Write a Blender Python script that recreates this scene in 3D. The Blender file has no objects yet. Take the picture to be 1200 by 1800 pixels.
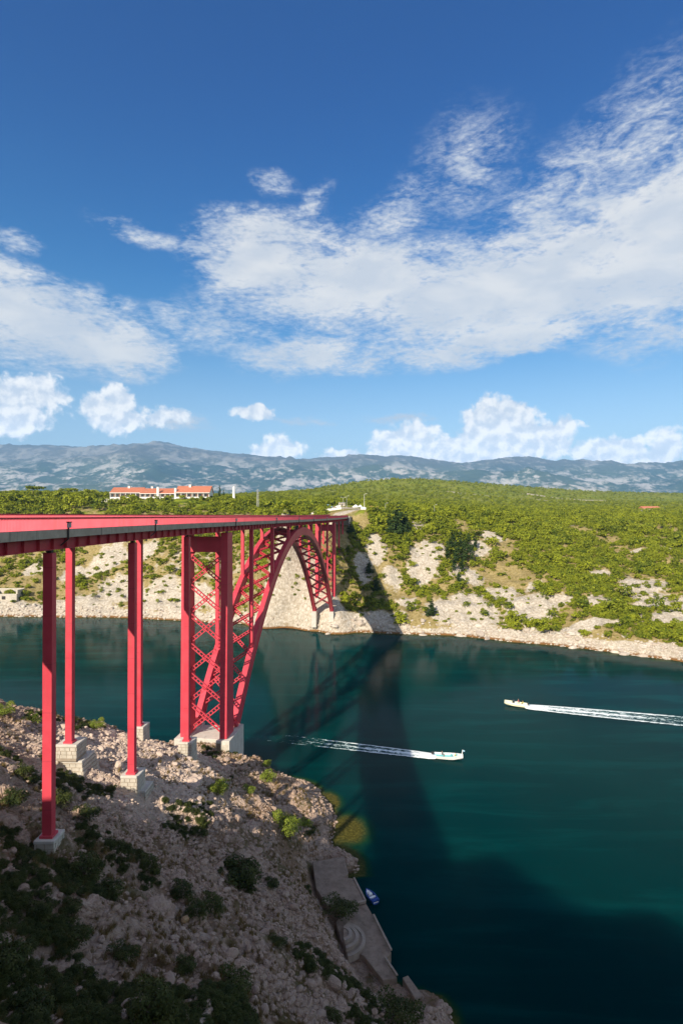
import bpy, bmesh, math, random
import numpy as np
from mathutils import Vector, Matrix
random.seed(7); np.random.seed(7)
R = math.radians
scene = bpy.context.scene
COL = scene.collection

# ------------------------------------------------------------------ camera
DROP = 3.5            # the sea lies this much higher than the level the bridge was first laid out from
EYE, FPX, YH = 52.5, 1000.0, 906.5
cam_d = bpy.data.cameras.new('camera'); cam = bpy.data.objects.new('camera', cam_d); COL.objects.link(cam)
cam.location = (0, 0, EYE); cam.rotation_euler = (R(90) + math.atan(6.5 / 1000), 0, 0)
cam_d.sensor_fit = 'VERTICAL'; cam_d.sensor_height = 36.0; cam_d.lens = 20.0
cam_d.clip_start = 0.5; cam_d.clip_end = 40000
scene.camera = cam

# ------------------------------------------------------------------ light
SUN_AZ, SUN_EL = 208.0, 31.0            # clockwise from +Y
sd = bpy.data.lights.new('sun', 'SUN'); sd.energy = 5.0; sd.angle = R(0.5); sd.color = (1.0, 0.90, 0.75)
sun = bpy.data.objects.new('sun', sd); COL.objects.link(sun)
to_sun = Vector((math.sin(R(SUN_AZ)) * math.cos(R(SUN_EL)), math.cos(R(SUN_AZ)) * math.cos(R(SUN_EL)), math.sin(R(SUN_EL))))
sun.rotation_euler = to_sun.to_track_quat('Z', 'Y').to_euler()
sun.location = (-80, -160, 160)
scene.view_settings.view_transform = 'Standard'; scene.view_settings.look = 'None'
scene.view_settings.exposure = 0.75; scene.view_settings.gamma = 1.0; scene.view_settings.use_curve_mapping = False

class NT:
    """small node helper"""
    def __init__(s, nt): s.nt = nt; nt.nodes.clear()
    def n(s, typ, ins=None, **props):
        nd = s.nt.nodes.new(typ)
        for k, v in props.items(): setattr(nd, k, v)
        for k, v in (ins or {}).items():
            i = nd.inputs[k]
            if isinstance(v, bpy.types.NodeSocket): s.nt.links.new(v, i)
            else: i.default_value = v
        return nd
    def math(s, op, a, b=0.0, c=None, clamp=False):
        nd = s.n('ShaderNodeMath', {0: a, 1: b}, operation=op, use_clamp=clamp)
        if c is not None:
            if isinstance(c, bpy.types.NodeSocket): s.nt.links.new(c, nd.inputs[2])
            else: nd.inputs[2].default_value = c
        return nd.outputs[0]
    def ramp(s, f, a, b, lo=0.0, hi=1.0, smooth=True):
        nd = s.n('ShaderNodeMapRange', {'Value': f, 'From Min': a, 'From Max': b, 'To Min': lo, 'To Max': hi},
                 interpolation_type='SMOOTHSTEP' if smooth else 'LINEAR')
        return nd.outputs[0]
    def mix(s, f, a, b, blend='MIX'):
        nd = s.n('ShaderNodeMix', data_type='RGBA', blend_type=blend)
        for i, v in ((0, f), (6, a), (7, b)):
            if isinstance(v, bpy.types.NodeSocket): s.nt.links.new(v, nd.inputs[i])
            else: nd.inputs[i].default_value = v if i == 0 else (tuple(v) + (1,) if len(v) == 3 else v)
        return nd.outputs[2]
    def noise(s, vec, scale, detail=4, rough=0.55, dist=0.0, out='Fac'):
        nd = s.n('ShaderNodeTexNoise', {'Vector': vec, 'Scale': scale, 'Detail': detail, 'Roughness': rough, 'Distortion': dist})
        return nd.outputs[out]

# ------------------------------------------------------------------ sky
def azel(px, py):
    dx, dz = (px - 600) / FPX, (YH - py) / FPX
    return math.degrees(math.atan(dx)), math.degrees(math.atan(dz / math.sqrt(1 + dx * dx)))
world = bpy.data.worlds.new('World'); scene.world = world; world.use_nodes = True
def build_sky():
    t = NT(world.node_tree)
    out = t.n('ShaderNodeOutputWorld')
    sky = t.n('ShaderNodeTexSky', sky_type='NISHITA', sun_disc=False, sun_elevation=R(SUN_EL), sun_rotation=R(SUN_AZ),
              altitude=60, air_density=1.0, dust_density=0.1, ozone_density=3.0)
    d = t.n('ShaderNodeTexCoord').outputs['Generated']
    sp = t.n('ShaderNodeSeparateXYZ', {0: d})
    az = t.math('MULTIPLY', t.math('ARCTAN2', sp.outputs[0], sp.outputs[1]), 180 / math.pi)
    el = t.math('MULTIPLY', t.math('ARCSINE', sp.outputs[2]), 180 / math.pi)
    p = t.n('ShaderNodeCombineXYZ', {0: az, 1: el, 2: 0.0}).outputs[0]
    # deep polarised blue towards the zenith
    blue = t.n('ShaderNodeHueSaturation', {'Hue': 0.49, 'Saturation': t.ramp(el, 2, 24, 0.80, 1.36), 'Value': 1.0, 'Color': sky.outputs[0]}).outputs[0]
    zen = t.ramp(el, 2, 40)
    blue = t.mix(zen, blue, t.mix(1.0, blue, (0.02, 0.44, 0.82), 'MULTIPLY'))
    # irregular edges: warp the direction before the cloud masses are placed
    w1 = t.n('ShaderNodeTexNoise', {'Vector': p, 'Scale': 0.16, 'Detail': 6, 'Roughness': 0.62})
    wv = t.n('ShaderNodeVectorMath', {0: w1.outputs['Color'], 1: (0.5, 0.5, 0.5)}, operation='SUBTRACT').outputs[0]
    def warp(a, b):
        sc = t.n('ShaderNodeVectorMath', {0: wv, 1: (a, b, 0)}, operation='MULTIPLY').outputs[0]
        return t.n('ShaderNodeVectorMath', {0: p, 1: sc}, operation='ADD').outputs[0]
    def masses(vec, lst):
        m = None
        for (x, y, rx, ry, rot, wt) in lst:
            a, e = azel(x, y); k = math.cos(math.radians(a))
            sx = math.degrees(rx / FPX) * k * k; sy = math.degrees(ry / FPX) * k
            mp = t.n('ShaderNodeMapping', {'Vector': vec, 'Location': (a, e, 0), 'Rotation': (0, 0, R(rot)), 'Scale': (sx, sy, 1)}, vector_type='TEXTURE').outputs[0]
            ln = t.n('ShaderNodeVectorMath', {0: mp}, operation='LENGTH').outputs['Value']
            v = t.math('MULTIPLY_ADD', ln, -wt, wt)
            m = v if m is None else t.math('SMOOTH_MAX', m, v, 0.15)
        return m
    soft = [(470, 452, 175, 88, -4, 1.0), (640, 500, 330, 85, 2, 1.0), (900, 505, 420, 115, 4, 1.1), (1180, 430, 330, 190, 10, 1.1),
            (1000, 370, 260, 120, 24, 0.44), (1130, 270, 240, 140, 28, 0.36), (820, 290, 130, 100, 30, 0.30), (560, 620, 190, 50, 4, 0.75), (900, 590, 360, 48, 6, 0.85),
            (60, 560, 260, 100, -6, 0.95), (200, 610, 150, 65, -4, 0.95), (370, 570, 140, 60, 0, 0.45), (240, 408, 120, 22, -10, 0.45),
            (30, 415, 80, 22, 0, 0.5), (475, 316, 60, 24, -8, 0.4), (540, 365, 70, 30, 30, 0.4), (680, 390, 150, 60, 30, 0.38), (520, 742, 90, 10, 0, 0.4),
            (30, 480, 150, 40, -8, 0.55), (320, 745, 90, 22, 0, 0.45), (700, 735, 90, 12, 0, 0.35)]
    hard = [(45, 690, 100, 52, 0, 1.0), (25, 735, 85, 42, 0, 1.0), (192, 724, 88, 44, -4, 1.0), (205, 698, 46, 40, 0, 1.0), (445, 728, 46, 20, 0, 1.0), (492, 792, 66, 30, 0, 1.0), (600, 803, 56, 14, 0, 0.9),
            (880, 768, 100, 74, 0, 1.3), (870, 738, 58, 52, 0, 1.2), (715, 778, 80, 46, 0, 1.1), (800, 797, 190, 42, 0, 1.1), (968, 772, 70, 46, 0, 1.1), (1075, 800, 90, 40, 0, 1.1), (1165, 790, 56, 50, 0, 1.0),
            (300, 735, 60, 24, 0, 0.7), (680, 805, 50, 18, 0, 0.9)]
    ms = masses(warp(7.0, 3.2), soft); mh = masses(warp(4.0, 3.0), hard)
    # the same kind of sky goes on all round
    out_f = t.ramp(t.math('ABSOLUTE', az), 36, 50)
    gen = t.math('MULTIPLY', t.ramp(t.noise(t.n('ShaderNodeMapping', {'Vector': p, 'Scale': (0.5, 1, 1)}).outputs[0], 0.05, 3), 0.40, 0.60), out_f)
    gen = t.math('MULTIPLY', gen, t.ramp(el, 3, 10)); gen = t.math('MULTIPLY', gen, t.ramp(el, 80, 60))
    ms = t.math('MAXIMUM', ms, t.math('MULTIPLY', gen, 0.8))
    # fine structure
    pr = t.n('ShaderNodeMapping', {'Vector': p, 'Rotation': (0, 0, R(-24)), 'Scale': (0.50, 1.35, 1)}).outputs[0]
    ns = t.noise(pr, 0.42, 9, 0.62, 0.7)
    nf = t.noise(pr, 2.6, 5, 0.6, 0.3)
    ripple = t.math('ADD', t.math('MULTIPLY', t.math('SUBTRACT', ns, 0.5), 1.5), t.math('MULTIPLY', t.math('SUBTRACT', nf, 0.5), 0.9))
    a_s = t.ramp(t.math('ADD', ms, ripple), -0.12, 0.72)
    a_s = t.math('MULTIPLY', a_s, t.ramp(ms, 0.0, 0.22))
    nh = t.noise(p, 0.75, 8, 0.55, 0.2)
    hv = t.math('ADD', mh, t.math('MULTIPLY', t.math('SUBTRACT', nh, 0.5), 1.25))
    a_h = t.math('MULTIPLY', t.ramp(hv, 0.11, 0.46), t.ramp(mh, 0.0, 0.12))
    # billow shading: thicker, lower parts greyer
    pu = t.n('ShaderNodeVectorMath', {0: p, 1: (0.35, -0.55, 0)}, operation='ADD').outputs[0]
    sh = t.math('SUBTRACT', t.noise(pu, 0.75, 8, 0.55, 0.2), nh)
    lit_h = t.ramp(sh, -0.16, 0.16)
    c_h = t.mix(lit_h, (9.4, 9.0, 8.4), (5.8, 6.2, 6.8))
    c_s = t.mix(t.ramp(t.noise(pr, 0.30, 5, 0.55, 0.4), 0.36, 0.68), (5.1, 5.3, 5.6), (6.6, 6.45, 6.2))
    c_s = t.mix(t.ramp(a_s, 0.3, 1.0), (5.2, 5.5, 6.0), c_s)
    gain = t.ramp(el, 2.5, 11, 1.75, 1.0)
    c_h = t.n('ShaderNodeVectorMath', {0: c_h, 1: t.n('ShaderNodeCombineXYZ', {0: gain, 1: gain, 2: gain}).outputs[0]}, operation='MULTIPLY').outputs[0]
    col = t.mix(t.math('MULTIPLY', a_s, 0.93), blue, c_s)
    low = t.ramp(el, 4.2, 9.0, 0.98, 0.97)
    col = t.mix(t.math('MULTIPLY', a_h, low), col, c_h)
    bg = t.n('ShaderNodeBackground', {'Color': col, 'Strength': 0.085})
    t.nt.links.new(bg.outputs[0], out.inputs[0])
build_sky()

# ------------------------------------------------------------------ helpers
def tag(o, label=None, cat=None, group=None, kind=None):
    if label: o['label'] = label
    if cat: o['category'] = cat
    if group: o['group'] = group
    if kind: o['kind'] = kind
    return o
def link(name, me, mat=None, parent=None):
    o = bpy.data.objects.new(name, me); COL.objects.link(o)
    if mat is not None and not me.materials:
        for m in (mat if isinstance(mat, (list, tuple)) else [mat]): me.materials.append(m)
    if parent is not None: o.parent = parent
    return o
def empty(name, loc=(0, 0, 0), rz=0.0):
    o = bpy.data.objects.new(name, None); COL.objects.link(o); o.location = loc; o.rotation_euler = (0, 0, rz)
    o.empty_display_size = 0.5
    return o
def np_mesh(name, v, quads=None, tris=None, smooth=False, mi=None):
    me = bpy.data.meshes.new(name)
    v = np.asarray(v, np.float32); loops = []; starts = []; tot = 0; parts = []
    for f, k in ((quads, 4), (tris, 3)):
        if f is not None and len(f):
            f = np.asarray(f, np.int32); parts.append(f.ravel()); starts.append(np.arange(len(f)) * k + tot); tot += len(f) * k
    lv = np.concatenate(parts).astype(np.int32); st = np.concatenate(starts).astype(np.int32)
    me.vertices.add(len(v)); me.vertices.foreach_set('co', v.ravel())
    me.loops.add(len(lv)); me.loops.foreach_set('vertex_index', lv)
    me.polygons.add(len(st)); me.polygons.foreach_set('loop_start', st)
    if mi is not None: me.polygons.foreach_set('material_index', np.asarray(mi, np.int32))
    me.update(calc_edges=True); me.validate()
    me.polygons.foreach_set('use_smooth', np.full(len(me.polygons), smooth))
    return me
def set_attr(me, name, arr):
    a = me.attributes.new(name, 'FLOAT', 'POINT'); a.data.foreach_set('value', np.asarray(arr, np.float32))

class MB:
    """collects boxes, bars and sweeps into ONE mesh"""
    def __init__(s): s.v = []; s.f = []; s.m = []
    def add(s, v, f, m=0):
        b = len(s.v); s.v += [tuple(x) for x in v]; s.f += [tuple(i + b for i in q) for q in f]; s.m += [m] * len(f)
    def hexa(s, c, m=0):      # c: 4 bottom + 4 top corners, counter-clockwise
        s.add(c, [(3, 2, 1, 0), (4, 5, 6, 7), (0, 1, 5, 4), (1, 2, 6, 5), (2, 3, 7, 6), (3, 0, 4, 7)], m)
    def box(s, x0, x1, y0, y1, z0, z1, m=0):
        s.hexa([(x0, y0, z0), (x1, y0, z0), (x1, y1, z0), (x0, y1, z0), (x0, y0, z1), (x1, y0, z1), (x1, y1, z1), (x0, y1, z1)], m)
    def bar(s, a, b, w, h, side=None, m=0):   # beam a->b; w along 'side', h across it
        a, b = Vector(a), Vector(b); d = (b - a).normalized()
        sd_ = Vector(side) if side is not None else (Vector((0, 0, 1)).cross(d) if abs(d.z) < 0.95 else Vector((1, 0, 0)))
        sd_ = (sd_ - d * sd_.dot(d)).normalized(); up = d.cross(sd_).normalized()
        q = [(-w / 2, -h / 2), (w / 2, -h / 2), (w / 2, h / 2), (-w / 2, h / 2)]
        s.hexa([a + sd_ * x + up * y for x, y in q] + [b + sd_ * x + up * y for x, y in q], m)
    def tube(s, a, b, r0, r1, n=8, m=0):
        a, b = Vector(a), Vector(b); d = (b - a).normalized()
        u = d.orthogonal().normalized(); w = d.cross(u)
        v = [p + (u * math.cos(2 * math.pi * k / n) + w * math.sin(2 * math.pi * k / n)) * r for p, r in ((a, r0), (b, r1)) for k in range(n)]
        f = [(k, (k + 1) % n, n + (k + 1) % n, n + k) for k in range(n)] + [tuple(range(n - 1, -1, -1)), tuple(range(n, 2 * n))]
        s.add(v, f, m)
    def build(s, name, mat=None, parent=None, bevel=0.0):
        me = bpy.data.meshes.new(name); me.from_pydata(s.v, [], s.f); me.update()
        bm = bmesh.new(); bm.from_mesh(me); bmesh.ops.recalc_face_normals(bm, faces=bm.faces)
        if bevel: bmesh.ops.bevel(bm, geom=bm.edges[:], offset=bevel, segments=1, affect='EDGES')
        bm.to_mesh(me); bm.free()
        if not bevel and len(set(s.m)) > 1: me.polygons.foreach_set('material_index', s.m)
        return link(name, me, mat, parent)

def hash2(ix, iy, seed):
    n = (ix.astype(np.int64) * 374761393 + iy.astype(np.int64) * 668265263 + seed * 974711) & 0x7fffffff
    n = ((n ^ (n >> 13)) * 1274126177) & 0x7fffffff
    return ((n ^ (n >> 16)) & 0xffff) / 65535.0
def vnoise(x, y, seed=0):
    x = np.asarray(x, float); y = np.asarray(y, float)
    ix, iy = np.floor(x), np.floor(y); fx, fy = x - ix, y - iy
    u, v = fx * fx * fx * (fx * (6 * fx - 15) + 10), fy * fy * fy * (fy * (6 * fy - 15) + 10)
    h = lambda a, b: hash2(ix + a, iy + b, seed)
    return (h(0, 0) * (1 - u) + h(1, 0) * u) * (1 - v) + (h(0, 1) * (1 - u) + h(1, 1) * u) * v
def fbm(x, y, seed=0, o=4, ridged=False):
    s = 0; a = 0.5; k = 1.0
    for i in range(o):
        n = vnoise(x * k + 17.3 * i, y * k - 9.1 * i, seed + i)
        s = s + a * ((1 - abs(2 * n - 1)) if ridged else n); a *= 0.5; k *= 2.03
    return s / (1 - 0.5 ** o)
def sstep(a, b, x):
    t = np.clip((x - a) / (b - a), 0, 1); return t * t * (3 - 2 * t)

class RBF:
    def __init__(s, pts, tr, soft):
        p = np.array(pts, float); s.tr = tr; s.k = soft * soft; s.c = np.stack(tr(p[:, 0], p[:, 1]), 1); z = p[:, 2]
        n = len(p); d = np.linalg.norm(s.c[:, None] - s.c[None], axis=2)
        A = np.zeros((n + 3, n + 3)); A[:n, :n] = -np.sqrt(d * d + s.k) + np.eye(n) * -1.0; A[:n, n] = 1; A[n, :n] = 1
        A[:n, n + 1:] = s.c / 100; A[n + 1:, :n] = s.c.T / 100
        s.w = np.linalg.solve(A, np.concatenate([z, [0, 0, 0]]))
    def __call__(s, X, Y):
        X = np.asarray(X, float); sh = X.shape; x, y = s.tr(X.ravel(), np.asarray(Y, float).ravel())
        r = np.full(len(x), s.w[-3]) + s.w[-2] * x / 100 + s.w[-1] * y / 100
        for (a, b), w in zip(s.c, s.w): r -= w * np.sqrt((x - a) ** 2 + (y - b) ** 2 + s.k)
        return r.reshape(sh)
def P(px, py, Y): return ((px - 600) * Y / FPX, Y, EYE - (py - YH) * Y / FPX)
def W0(px, py, z=0.0):
    Y = (EYE - z) * FPX / (py - YH); return ((px - 600) * Y / FPX, Y, z)

# ------------------------------------------------------------------ bridge line (right-hand column line)
def brX(Y): return -22.8 + 0.1237 * (Y - 110) + (0.00106 * (110 - Y) ** 2 if Y < 110 else 0.0)
def brT(Y):
    s = 0.1237 - (2 * 0.00106 * (110 - Y) if Y < 110 else 0.0); d = Vector((s, 1, 0)).normalized(); return d
def railz(Y):
    t = min(max((Y - 190) / 126, 0), 1); return 55.85 + 0.5 * t * t
def BP(Y, v, z):             # station Y, v to the left of the right-hand column line
    d = brT(Y); return Vector((brX(Y) - d.y * v, Y + d.x * v, z))
COLW = 7.9

# ------------------------------------------------------------------ ground
near_pts = [
 (-3.28,105.94,0),(-6,110.62,0),(-0.94,91.88,0),(0.94,86.25,0),(2.62,80.62,0),(4.5,75,0),(6.75,66.56,0),(9,61.88,0),(11.72,58.12,0),(16.41,50.62,0),
 (22.5,41.25,0),(31.88,26.25,0),(43.12,7.5,0),(52.5,-18.75,0),(58.12,-56.25,0),(65.62,-131.25,0),(-12.19,115.31,0),(-22.5,118.12,0),(-33.75,120.94,0),(-52.5,125.62,0),
 (-76.88,133.12,0),(-117.19,142.5,0),(-187.5,154.69,0),(1.88,109.69,-4.5),(4.69,97.5,-3),(6.56,90.94,-3.2),(8.44,84.38,-3.6),(12.19,76.88,-6),(15,69.38,-6),(20.62,61.88,-7),
 (28.12,50.62,-8),(41.25,33.75,-9),(56.25,9.38,-9),(67.5,-28.12,-9),(0,120,-7),(-28.12,129.38,-8),(-79.69,142.5,-8),(-22.3,107.5,6.1),(-29,108.5,7.7),(-26,117,3),
 (-18,116,1.5),(-24.5,89.5,12.9),(-33,91,15.5),(-25.6,69,17.2),(-33.6,70,20.5),(-26.2,50,22.2),(-34,51,26.5),(-26,32,28.5),(-34,32,32.5),(-52.8,88,22.1),
 (-48.5,92,19.1),(-43,97,15.7),(-40,101,12.9),(-36,108,8.5),(-46,112,5.5),(-62,112,7.5),(-62,92,21.5),(-80,100,20.5),(-110,110,20.5),(-14.5,97,4.6),
 (-14,70,11),(-16,54,15),(-20.7,46,20.6),(-25,42,23.4),(-33.6,56,25.1),(-15.2,38,20.4),(-8.6,43,16.2),(-5.4,54,9.7),(0,56,5.3),(5.7,57,2.1),
 (-19.2,32,24.2),(-10.8,36,20.7),(-2,50,8.3),(-8.8,106,1.7),(-6.9,101,2.4),(-12,90,6.3),(-7.5,81,4.2),(-5,75,3.4),(-0.95,68,3),(2.1,62,2.8),
 (-3.75,82.5,0.9),(-1.41,78.75,0.7),(0.94,75,0.7),(2.06,70.31,0.9),(3.75,66.56,0.8),(-13,22,27.5),(-5,22,27),(5,24,21),(13,26,15.5),(-8,13,35),
 (0,12,35.5),(8,14,30.5),(0,1,50.5),(-10,3,50.3),(-6,-6,50.9),(10,0,45.5),(20,0,34.5),(30,0,18.5),(-25,6,49.5),(-30,0,54),(-28,-14,62),(-12,-12,56),(-38,-28,78),(-14,-24,66),(-64,-25,69),
 (-48,0,58.5),(-45,6,57),(-42,22,40.5),(-60,40,36.5),(-60,62,31.5),(-85,60,34.5),(-90,0,60.5),(-50,-42,77),(0,-60,56.5),(35,-60,36.5),
 (-150,0,66.5),(-150,-120,71.5),(0,-140,62.5),(-180,80,46.5),
]
near_rbf = RBF(near_pts, lambda x, y: (x, y), 1.5)
QUAY = [W0(a, b, 1.2)[:2] for a, b in ((578, 1518), (590, 1560), (618, 1600), (640, 1650), (672, 1700), (725, 1732))]
def quay_dist(X, Y):
    X = np.asarray(X, float); Y = np.asarray(Y, float); m = np.full(X.shape, 1e9)
    for (ax, ay), (bx, by) in zip(QUAY, QUAY[1:]):
        t = np.clip(((X - ax) * (bx - ax) + (Y - ay) * (by - ay)) / ((bx - ax) ** 2 + (by - ay) ** 2), 0, 1)
        m = np.minimum(m, np.hypot(X - ax - t * (bx - ax), Y - ay - t * (by - ay)))
    return m
def near_z(X, Y, detail=True):
    z = near_rbf(X, Y); qd = quay_dist(X, Y)
    z = np.where(z > 0, z + 0.7 * (1 - np.exp(-np.maximum(z, 0) / 0.7)), z)
    if detail:
        k = sstep(0.4, 5, z) * sstep(60, 30, np.asarray(Y) * 0 + z) ** 0.5
        quay = sstep(7, 3, qd)
        k = k * (1 - 0.85 * quay)
        g = fbm(X * 0.06 + 3, Y * 0.16, 11, 4, True) - 0.55            # ribs and gullies running down the slope
        r = fbm(X * 0.22, Y * 0.30, 23, 5, True) - 0.5
        f = fbm(X * 0.9, Y * 0.9, 31, 4) - 0.5
        st = fbm(X * 0.35 + 0.8 * z, Y * 0.12, 47, 3) - 0.5            # ledges
        z = z + k * (2.6 * g + 1.5 * r + 0.62 * f + 0.9 * st) + (1 - k) * 0.35 * f * (z > -3)
    z = np.minimum(z, 0.45 + np.maximum(qd - 2.7, 0) * 1.25)
    qx = np.interp(np.asarray(Y, float), [q[1] for q in QUAY[::-1]], [q[0] for q in QUAY[::-1]]); e = np.asarray(X, float) - qx - 2.0
    inr = (np.asarray(Y) > QUAY[-1][1] + 1) & (np.asarray(Y) < QUAY[0][1] - 1)
    z = np.where(inr & (e > 0), np.minimum(z, -0.4 - e * 0.55), z)
    return z
far_pts = [W0(x, y) for x, y in ((-350,1075),(-150,1079),(0,1083),(120,1085),(250,1087),(310,1090),(430,1097),(500,1104),(560,1110),(620,1112),(680,1113),(740,1115),(800,1117),(850,1122),(900,1128),(950,1132),(1000,1137),(1050,1143),(1100,1150),(1150,1156),(1200,1163),(1300,1185),(1450,1230))]
far_pts += [(x * 0.955, y * 0.955, -6) for x, y, z in far_pts]
far_pts += [P(*a) for a in (
 (585,1066,262),(560,1066,264),(500,1045,268),(612,1062,272),(597,985,284),(604,950,298),(616,932,314),(640,940,312),
 (0,1000,350),(0,905,402),(-200,905,420),(80,905,396),(150,900,398),(60,990,348),(150,1010,340),(250,1000,335),(230,920,372),(330,905,385),(330,1000,322),(400,915,378),(420,1000,310),(480,915,372),(500,985,305),(540,905,360),
 (640,906,322),(650,1010,290),(700,1040,284),(680,912,345),(700,960,310),(760,912,352),(780,1000,300),(850,932,352),(850,1040,284),(830,980,315),(900,1000,305),(950,927,395),(950,1040,275),
 (1000,930,400),(1000,1010,300),(1050,970,340),(1100,930,400),(1100,1060,265),(1150,1000,300),(1200,1050,262),(1200,960,345),(1200,925,410),(1300,1050,250),(1300,930,420),(1500,1020,240),(1500,930,430),
 (600,898,360),(600,890,430),(560,893,440),(500,896,430),(440,893,440),(280,882,440),(380,882,445),(180,886,440),(100,880,450),(0,880,470),(-200,880,500),
 (660,903,380),(700,902,420),(800,903,480),(900,905,560),(1000,903,600),(1100,902,650),(1200,903,700),(1400,903,700),
 (700,888,720),(850,890,800),(1000,890,900),(1150,890,1000),(1300,890,1000),(560,885,650),(420,884,650),(280,880,650),(100,876,650),(-100,876,700),
 (700,843,1500),(640,847,1480),(760,845,1550),(560,860,1400),(480,868,1250),(830,850,1650),(900,855,1800),(960,860,1950),(1050,866,2200),(1130,869,2400),(1200,871,2600),(1400,873,2600),(400,874,1000),(280,876,900),(100,873,850),(0,872,850),(-300,872,850),(850,870,1200),(1000,878,1400),(1150,884,1500))]
far_pts += [(-900,1500,90),(-300,1800,90),(150,2300,120),(400,2600,120),(900,3000,120),(1500,3200,120),(-1200,3600,70),(0,3600,70),(1500,3600,80),(2600,3600,100)]
far_rbf = RBF(far_pts, lambda x, y: (x / np.maximum(y, 50) * 900, 620 * np.log(np.maximum(y, 50) / 250)), 6.0)
def far_z(X, Y, detail=True):
    X = np.asarray(X, float); Y = np.asarray(Y, float)
    z = far_rbf(X, Y)
    z = np.where(z > 0, z + 1.6 * (1 - np.exp(-np.maximum(z, 0) / 0.8)), z)
    if detail:
        br = sstep(9, 24, abs(X - (-26.7 + 0.1237 * (Y - 110)))) * 0.55 + 0.45
        br = np.where(Y > 312, sstep(14, 45, abs(X - 6)) * 0.9 + 0.1, br)
        k = sstep(0.3, 6, z) * br
        sl = sstep(58, 44, z) * sstep(520, 420, Y)
        z = z + k * sl * (7.0 * (fbm(X * 0.025, Y * 0.014, 5, 4, True) - 0.55) + 3.2 * (fbm(X * 0.10, Y * 0.10, 9, 4, True) - 0.5))
        z = z + k * ((fbm(X * 0.35, Y * 0.35, 15, 3) - 0.5) * 1.3 * sstep(700, 400, Y) + (fbm(X * 0.011, Y * 0.008, 19, 4) - 0.5) * 7 * sstep(430, 800, Y))
        z = np.where((z < 0.35) & (far_rbf(X, Y) > 0.2), 0.35, z)
    return z
def ground(X, Y):
    return np.where(np.asarray(Y) < 158, near_z(X, Y), far_z(X, Y))
def gz(x, y): return float(ground(np.array([x]), np.array([y]))[0])
def hit(px, py, y0=28.0, y1=3200.0):
    """where the line of sight through a point of the photograph meets the ground"""
    Y = np.exp(np.linspace(math.log(y0), math.log(y1), 900)); X = (px - 600) * Y / FPX; Z = EYE - (py - YH) * Y / FPX
    G = ground(X, Y); i = np.argmax(G >= Z)
    if G[i] < Z[i]: return None
    return float(X[i]), float(Y[i]), float(G[i])

# ------------------------------------------------------------------ materials
def pmat(name, fn, rough=0.8, spec=0.3):
    m = bpy.data.materials.new(name); m.use_nodes = True; t = NT(m.node_tree)
    out = t.n('ShaderNodeOutputMaterial'); b = t.n('ShaderNodeBsdfPrincipled', {'Roughness': rough, 'Specular IOR Level': spec})
    t.nt.links.new(b.outputs[0], out.inputs[0])
    t.b = b; t.out = out
    t.obj = t.n('ShaderNodeTexCoord').outputs['Object']; t.pos = t.n('ShaderNodeNewGeometry').outputs['Position']
    c = fn(t)
    if c is not None:
        if isinstance(c, bpy.types.NodeSocket): t.nt.links.new(c, b.inputs['Base Color'])
        else: b.inputs['Base Color'].default_value = tuple(c) + (1,)
    return m
def bump(t, h, strength, dist):
    nd = t.n('ShaderNodeBump', {'Height': h, 'Strength': strength, 'Distance': dist}); t.nt.links.new(nd.outputs[0], t.b.inputs['Normal'])
def rand_tint(t, a, b):
    return t.mix(t.n('ShaderNodeObjectInfo').outputs['Random'], a, b)

def f_red(a, b):
    def f(t):
        n = t.noise(t.pos, 0.55, 6, 0.6); s = t.noise(t.n('ShaderNodeMapping', {'Vector': t.pos, 'Scale': (1.6, 1.6, 0.12)}).outputs[0], 1.0, 4)
        c = t.mix(t.ramp(n, 0.3, 0.7), a, b)
        c = t.mix(t.ramp(s, 0.54, 0.76, 0, 0.45), c, (0.36, 0.09, 0.075))
        z = t.n('ShaderNodeSeparateXYZ', {0: t.pos}).outputs[2]
        seam = t.math('ABSOLUTE', t.math('SUBTRACT', t.math('FRACT', t.math('MULTIPLY', z, 0.23)), 0.5))
        c = t.mix(t.ramp(seam, 0.485, 0.497, 0, 0.35), c, (0.22, 0.03, 0.035))
        bump(t, t.noise(t.pos, 9, 3), 0.08, 0.02)
        return c
    return f
M = {}
M['red'] = pmat('red_paint', f_red((0.53, 0.043, 0.066), (0.60, 0.060, 0.086)), 0.48, 0.4)
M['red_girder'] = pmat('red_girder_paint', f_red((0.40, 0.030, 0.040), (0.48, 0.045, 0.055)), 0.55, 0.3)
M['red_fence'] = pmat('red_fence_paint', f_red((0.75, 0.115, 0.150), (0.79, 0.14, 0.178)), 0.5, 0.35)
def f_conc(a, b, st=(0.16, 0.13, 0.10)):
    def f(t):
        n = t.noise(t.pos, 0.9, 7, 0.65); s = t.noise(t.n('ShaderNodeMapping', {'Vector': t.pos, 'Scale': (1.2, 1.2, 0.15)}).outputs[0], 1.3, 5)
        c = t.mix(t.ramp(n, 0.28, 0.72), a, b); c = t.mix(t.ramp(s, 0.55, 0.8, 0, 0.7), c, st)
        bump(t, t.noise(t.pos, 6, 6), 0.3, 0.04); return c
    return f
M['beam'] = pmat('edge_beam_concrete', f_conc((0.34, 0.285, 0.21), (0.47, 0.395, 0.295), (0.05, 0.05, 0.045)), 0.9)
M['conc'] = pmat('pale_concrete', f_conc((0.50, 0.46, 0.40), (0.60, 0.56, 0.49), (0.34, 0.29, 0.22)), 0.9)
M['stone'] = pmat('dressed_stone', f_conc((0.42, 0.38, 0.31), (0.58, 0.52, 0.43), (0.26, 0.21, 0.15)), 0.9)
M['mortar'] = pmat('dark_mortar', f_conc((0.29, 0.235, 0.175), (0.36, 0.30, 0.23)), 0.95)
M['brown_stone'] = pmat('brown_stone', f_conc((0.22, 0.14, 0.085), (0.30, 0.19, 0.11)), 0.9)
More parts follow.
